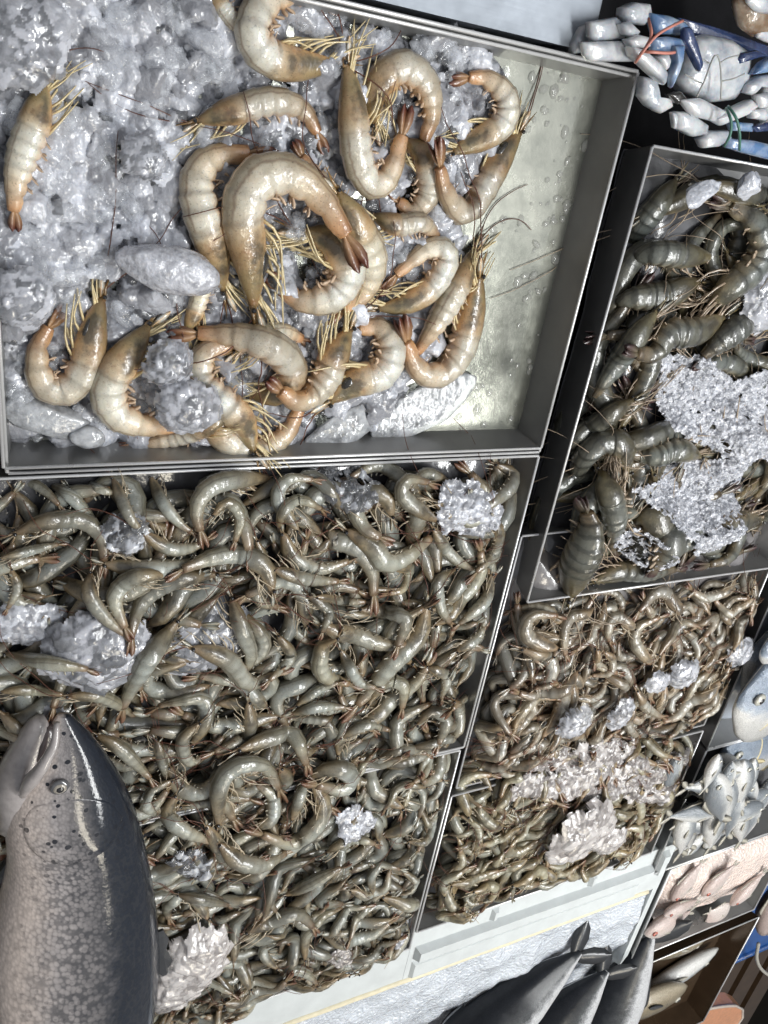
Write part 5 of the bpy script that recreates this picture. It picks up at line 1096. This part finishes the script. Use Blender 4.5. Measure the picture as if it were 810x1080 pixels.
sh = empty('shellfish', at(800, 15, .0), 'brown and cream shellfish cut off by the top right corner', 'shellfish')
BRC = crab_mat('brown_shell', (.20, .13, .08), (.42, .36, .28), .9)
limb('shell', BRC, sh, T(780,-6,792,12,808,26), [10, 18, 12], .012); limb('foot', CW, sh, T(800,34,806,36,814,40), [5, 6, 5], .014); limb('shell_lip', CW, sh, T(790,-4,800,2,815,4), [6, 9, 9], .022)
limb('shell_edge', BRC, sh, T(776,4,782,20,796,34), [5, 6, 5], .008)

# ------------------------------------------------------------------ bottom right corner beyond the trays
BLUE = plain('blue_plastic', (.02, .09, .30), .35, .3, var=.3, nscale=20)
tb = empty('plastic_tub', (1.62, -1.48, -.40), 'blue plastic tub standing on the floor at the right edge', 'tub')
mb = MB(); box(mb, 1.44, 1.9, -1.62, -1.30, -.40, -.14); mb.build('tub_wall', BLUE, tb, False)
mb = MB(); tube(mb, [np.array(p) for p in ((1.44, -1.62, -.14), (1.9, -1.62, -.14), (1.9, -1.30, -.14), (1.44, -1.30, -.14), (1.44, -1.62, -.14))], .008, 8); mb.build('tub_rim', BLUE, tb)
WOOD = plain('dark_wood', (.07, .04, .02), .5, .2, var=.5, nscale=30)
wc = empty('wooden_crate', (2.0, -2.2, -.4), 'dark wooden slat crate in the lower right corner below the tub', 'crate')
for k in range(5):
    mb = MB(); box(mb, 1.62+.11*k, 1.70+.11*k, -2.75, -1.85, -.32, -.30+.002*k); mb.build('slat', WOOD, wc, False)
for k in range(2):
    mb = MB(); box(mb, 1.60, 2.16, -1.96-.45*k, -1.88-.45*k, -.36, -.3205); mb.build('crossbar', WOOD, wc, False)
mb = MB(); tube(mb, spline([at(x, y, -.10) for x, y in ((800, 995), (798, 1010), (803, 1022), (815, 1030), (820, 1022))], 24), .004, 8); tag(mb.build('cable', plain('pale_cable', (.45, .43, .38), .5)), 'pale looped cable hanging at the right edge', 'cable')
fish('brown_fish', (802, 985), (835, 915), -.04, .16, .12, PINKF, 'pale fish hanging over the right edge beside the pink tray', 'fish', None, 1, FIN)

# ================================================================== LIGHT
W = bpy.data.worlds.new('World'); S.world = W; W.use_nodes = True
wn = W.node_tree; bg = wn.nodes['Background']
tc = wn.nodes.new('ShaderNodeTexCoord'); sx = wn.nodes.new('ShaderNodeSeparateXYZ'); wn.links.new(tc.outputs['Generated'], sx.inputs[0])
wc_ = ramp(wn, sx.outputs[2], [(.42, (.25, .25, .255)), (.95, (.60, .63, .69))]); wn.links.new(wc_, bg.inputs[0]); bg.inputs[1].default_value = .74
def area(name, loc, aim, sx_, sy_, power, col, rz=0.):
    l = bpy.data.lights.new(name, 'AREA'); l.shape = 'RECTANGLE'; l.size = sx_; l.size_y = sy_; l.energy = power; l.color = col
    o = bpy.data.objects.new(name, l); COL.objects.link(o); o.location = loc; o.rotation_euler = (Vector(aim)-Vector(loc)).to_track_quat('-Z', 'Y').to_euler()
    return o
def strip(c, d, ln, w, power, col):
    l = bpy.data.lights.new('strip_lamp', 'AREA'); l.shape = 'RECTANGLE'; l.size = ln; l.size_y = w; l.energy = power; l.color = col
    o = bpy.data.objects.new('strip_lamp', l); COL.objects.link(o); o.location = c; o.rotation_euler = (0, 0, math.atan2(d[1], d[0]))
strip((1.02, -.50, 1.40), (.40, -.9), 1.5, .20, 28, (.98, .99, .98))
strip((.62, -1.30, 1.40), (.45, -.9), 1.2, .14, 8.5, (1.0, .92, .76))
area('soft_fill_light', (1.6, .3, 2.2), (.3, -.4, 0), 1.8, 1.4, 9, (.95, .97, 1.0))  # added broad soft fill from the upper right
S.render.engine = 'CYCLES'; S.cycles.use_denoising = True; S.cycles.use_adaptive_sampling = True; S.cycles.adaptive_threshold = .05; S.cycles.max_bounces = 10; S.cycles.transmission_bounces = 8; S.cycles.transparent_max_bounces = 16
S.cycles.diffuse_bounces = 3; S.cycles.glossy_bounces = 3; S.cycles.caustics_refractive = False; S.cycles.caustics_reflective = False; S.cycles.sample_clamp_indirect = 6
S.view_settings.view_transform = 'Standard'; S.view_settings.look = 'None'; S.view_settings.exposure = 0
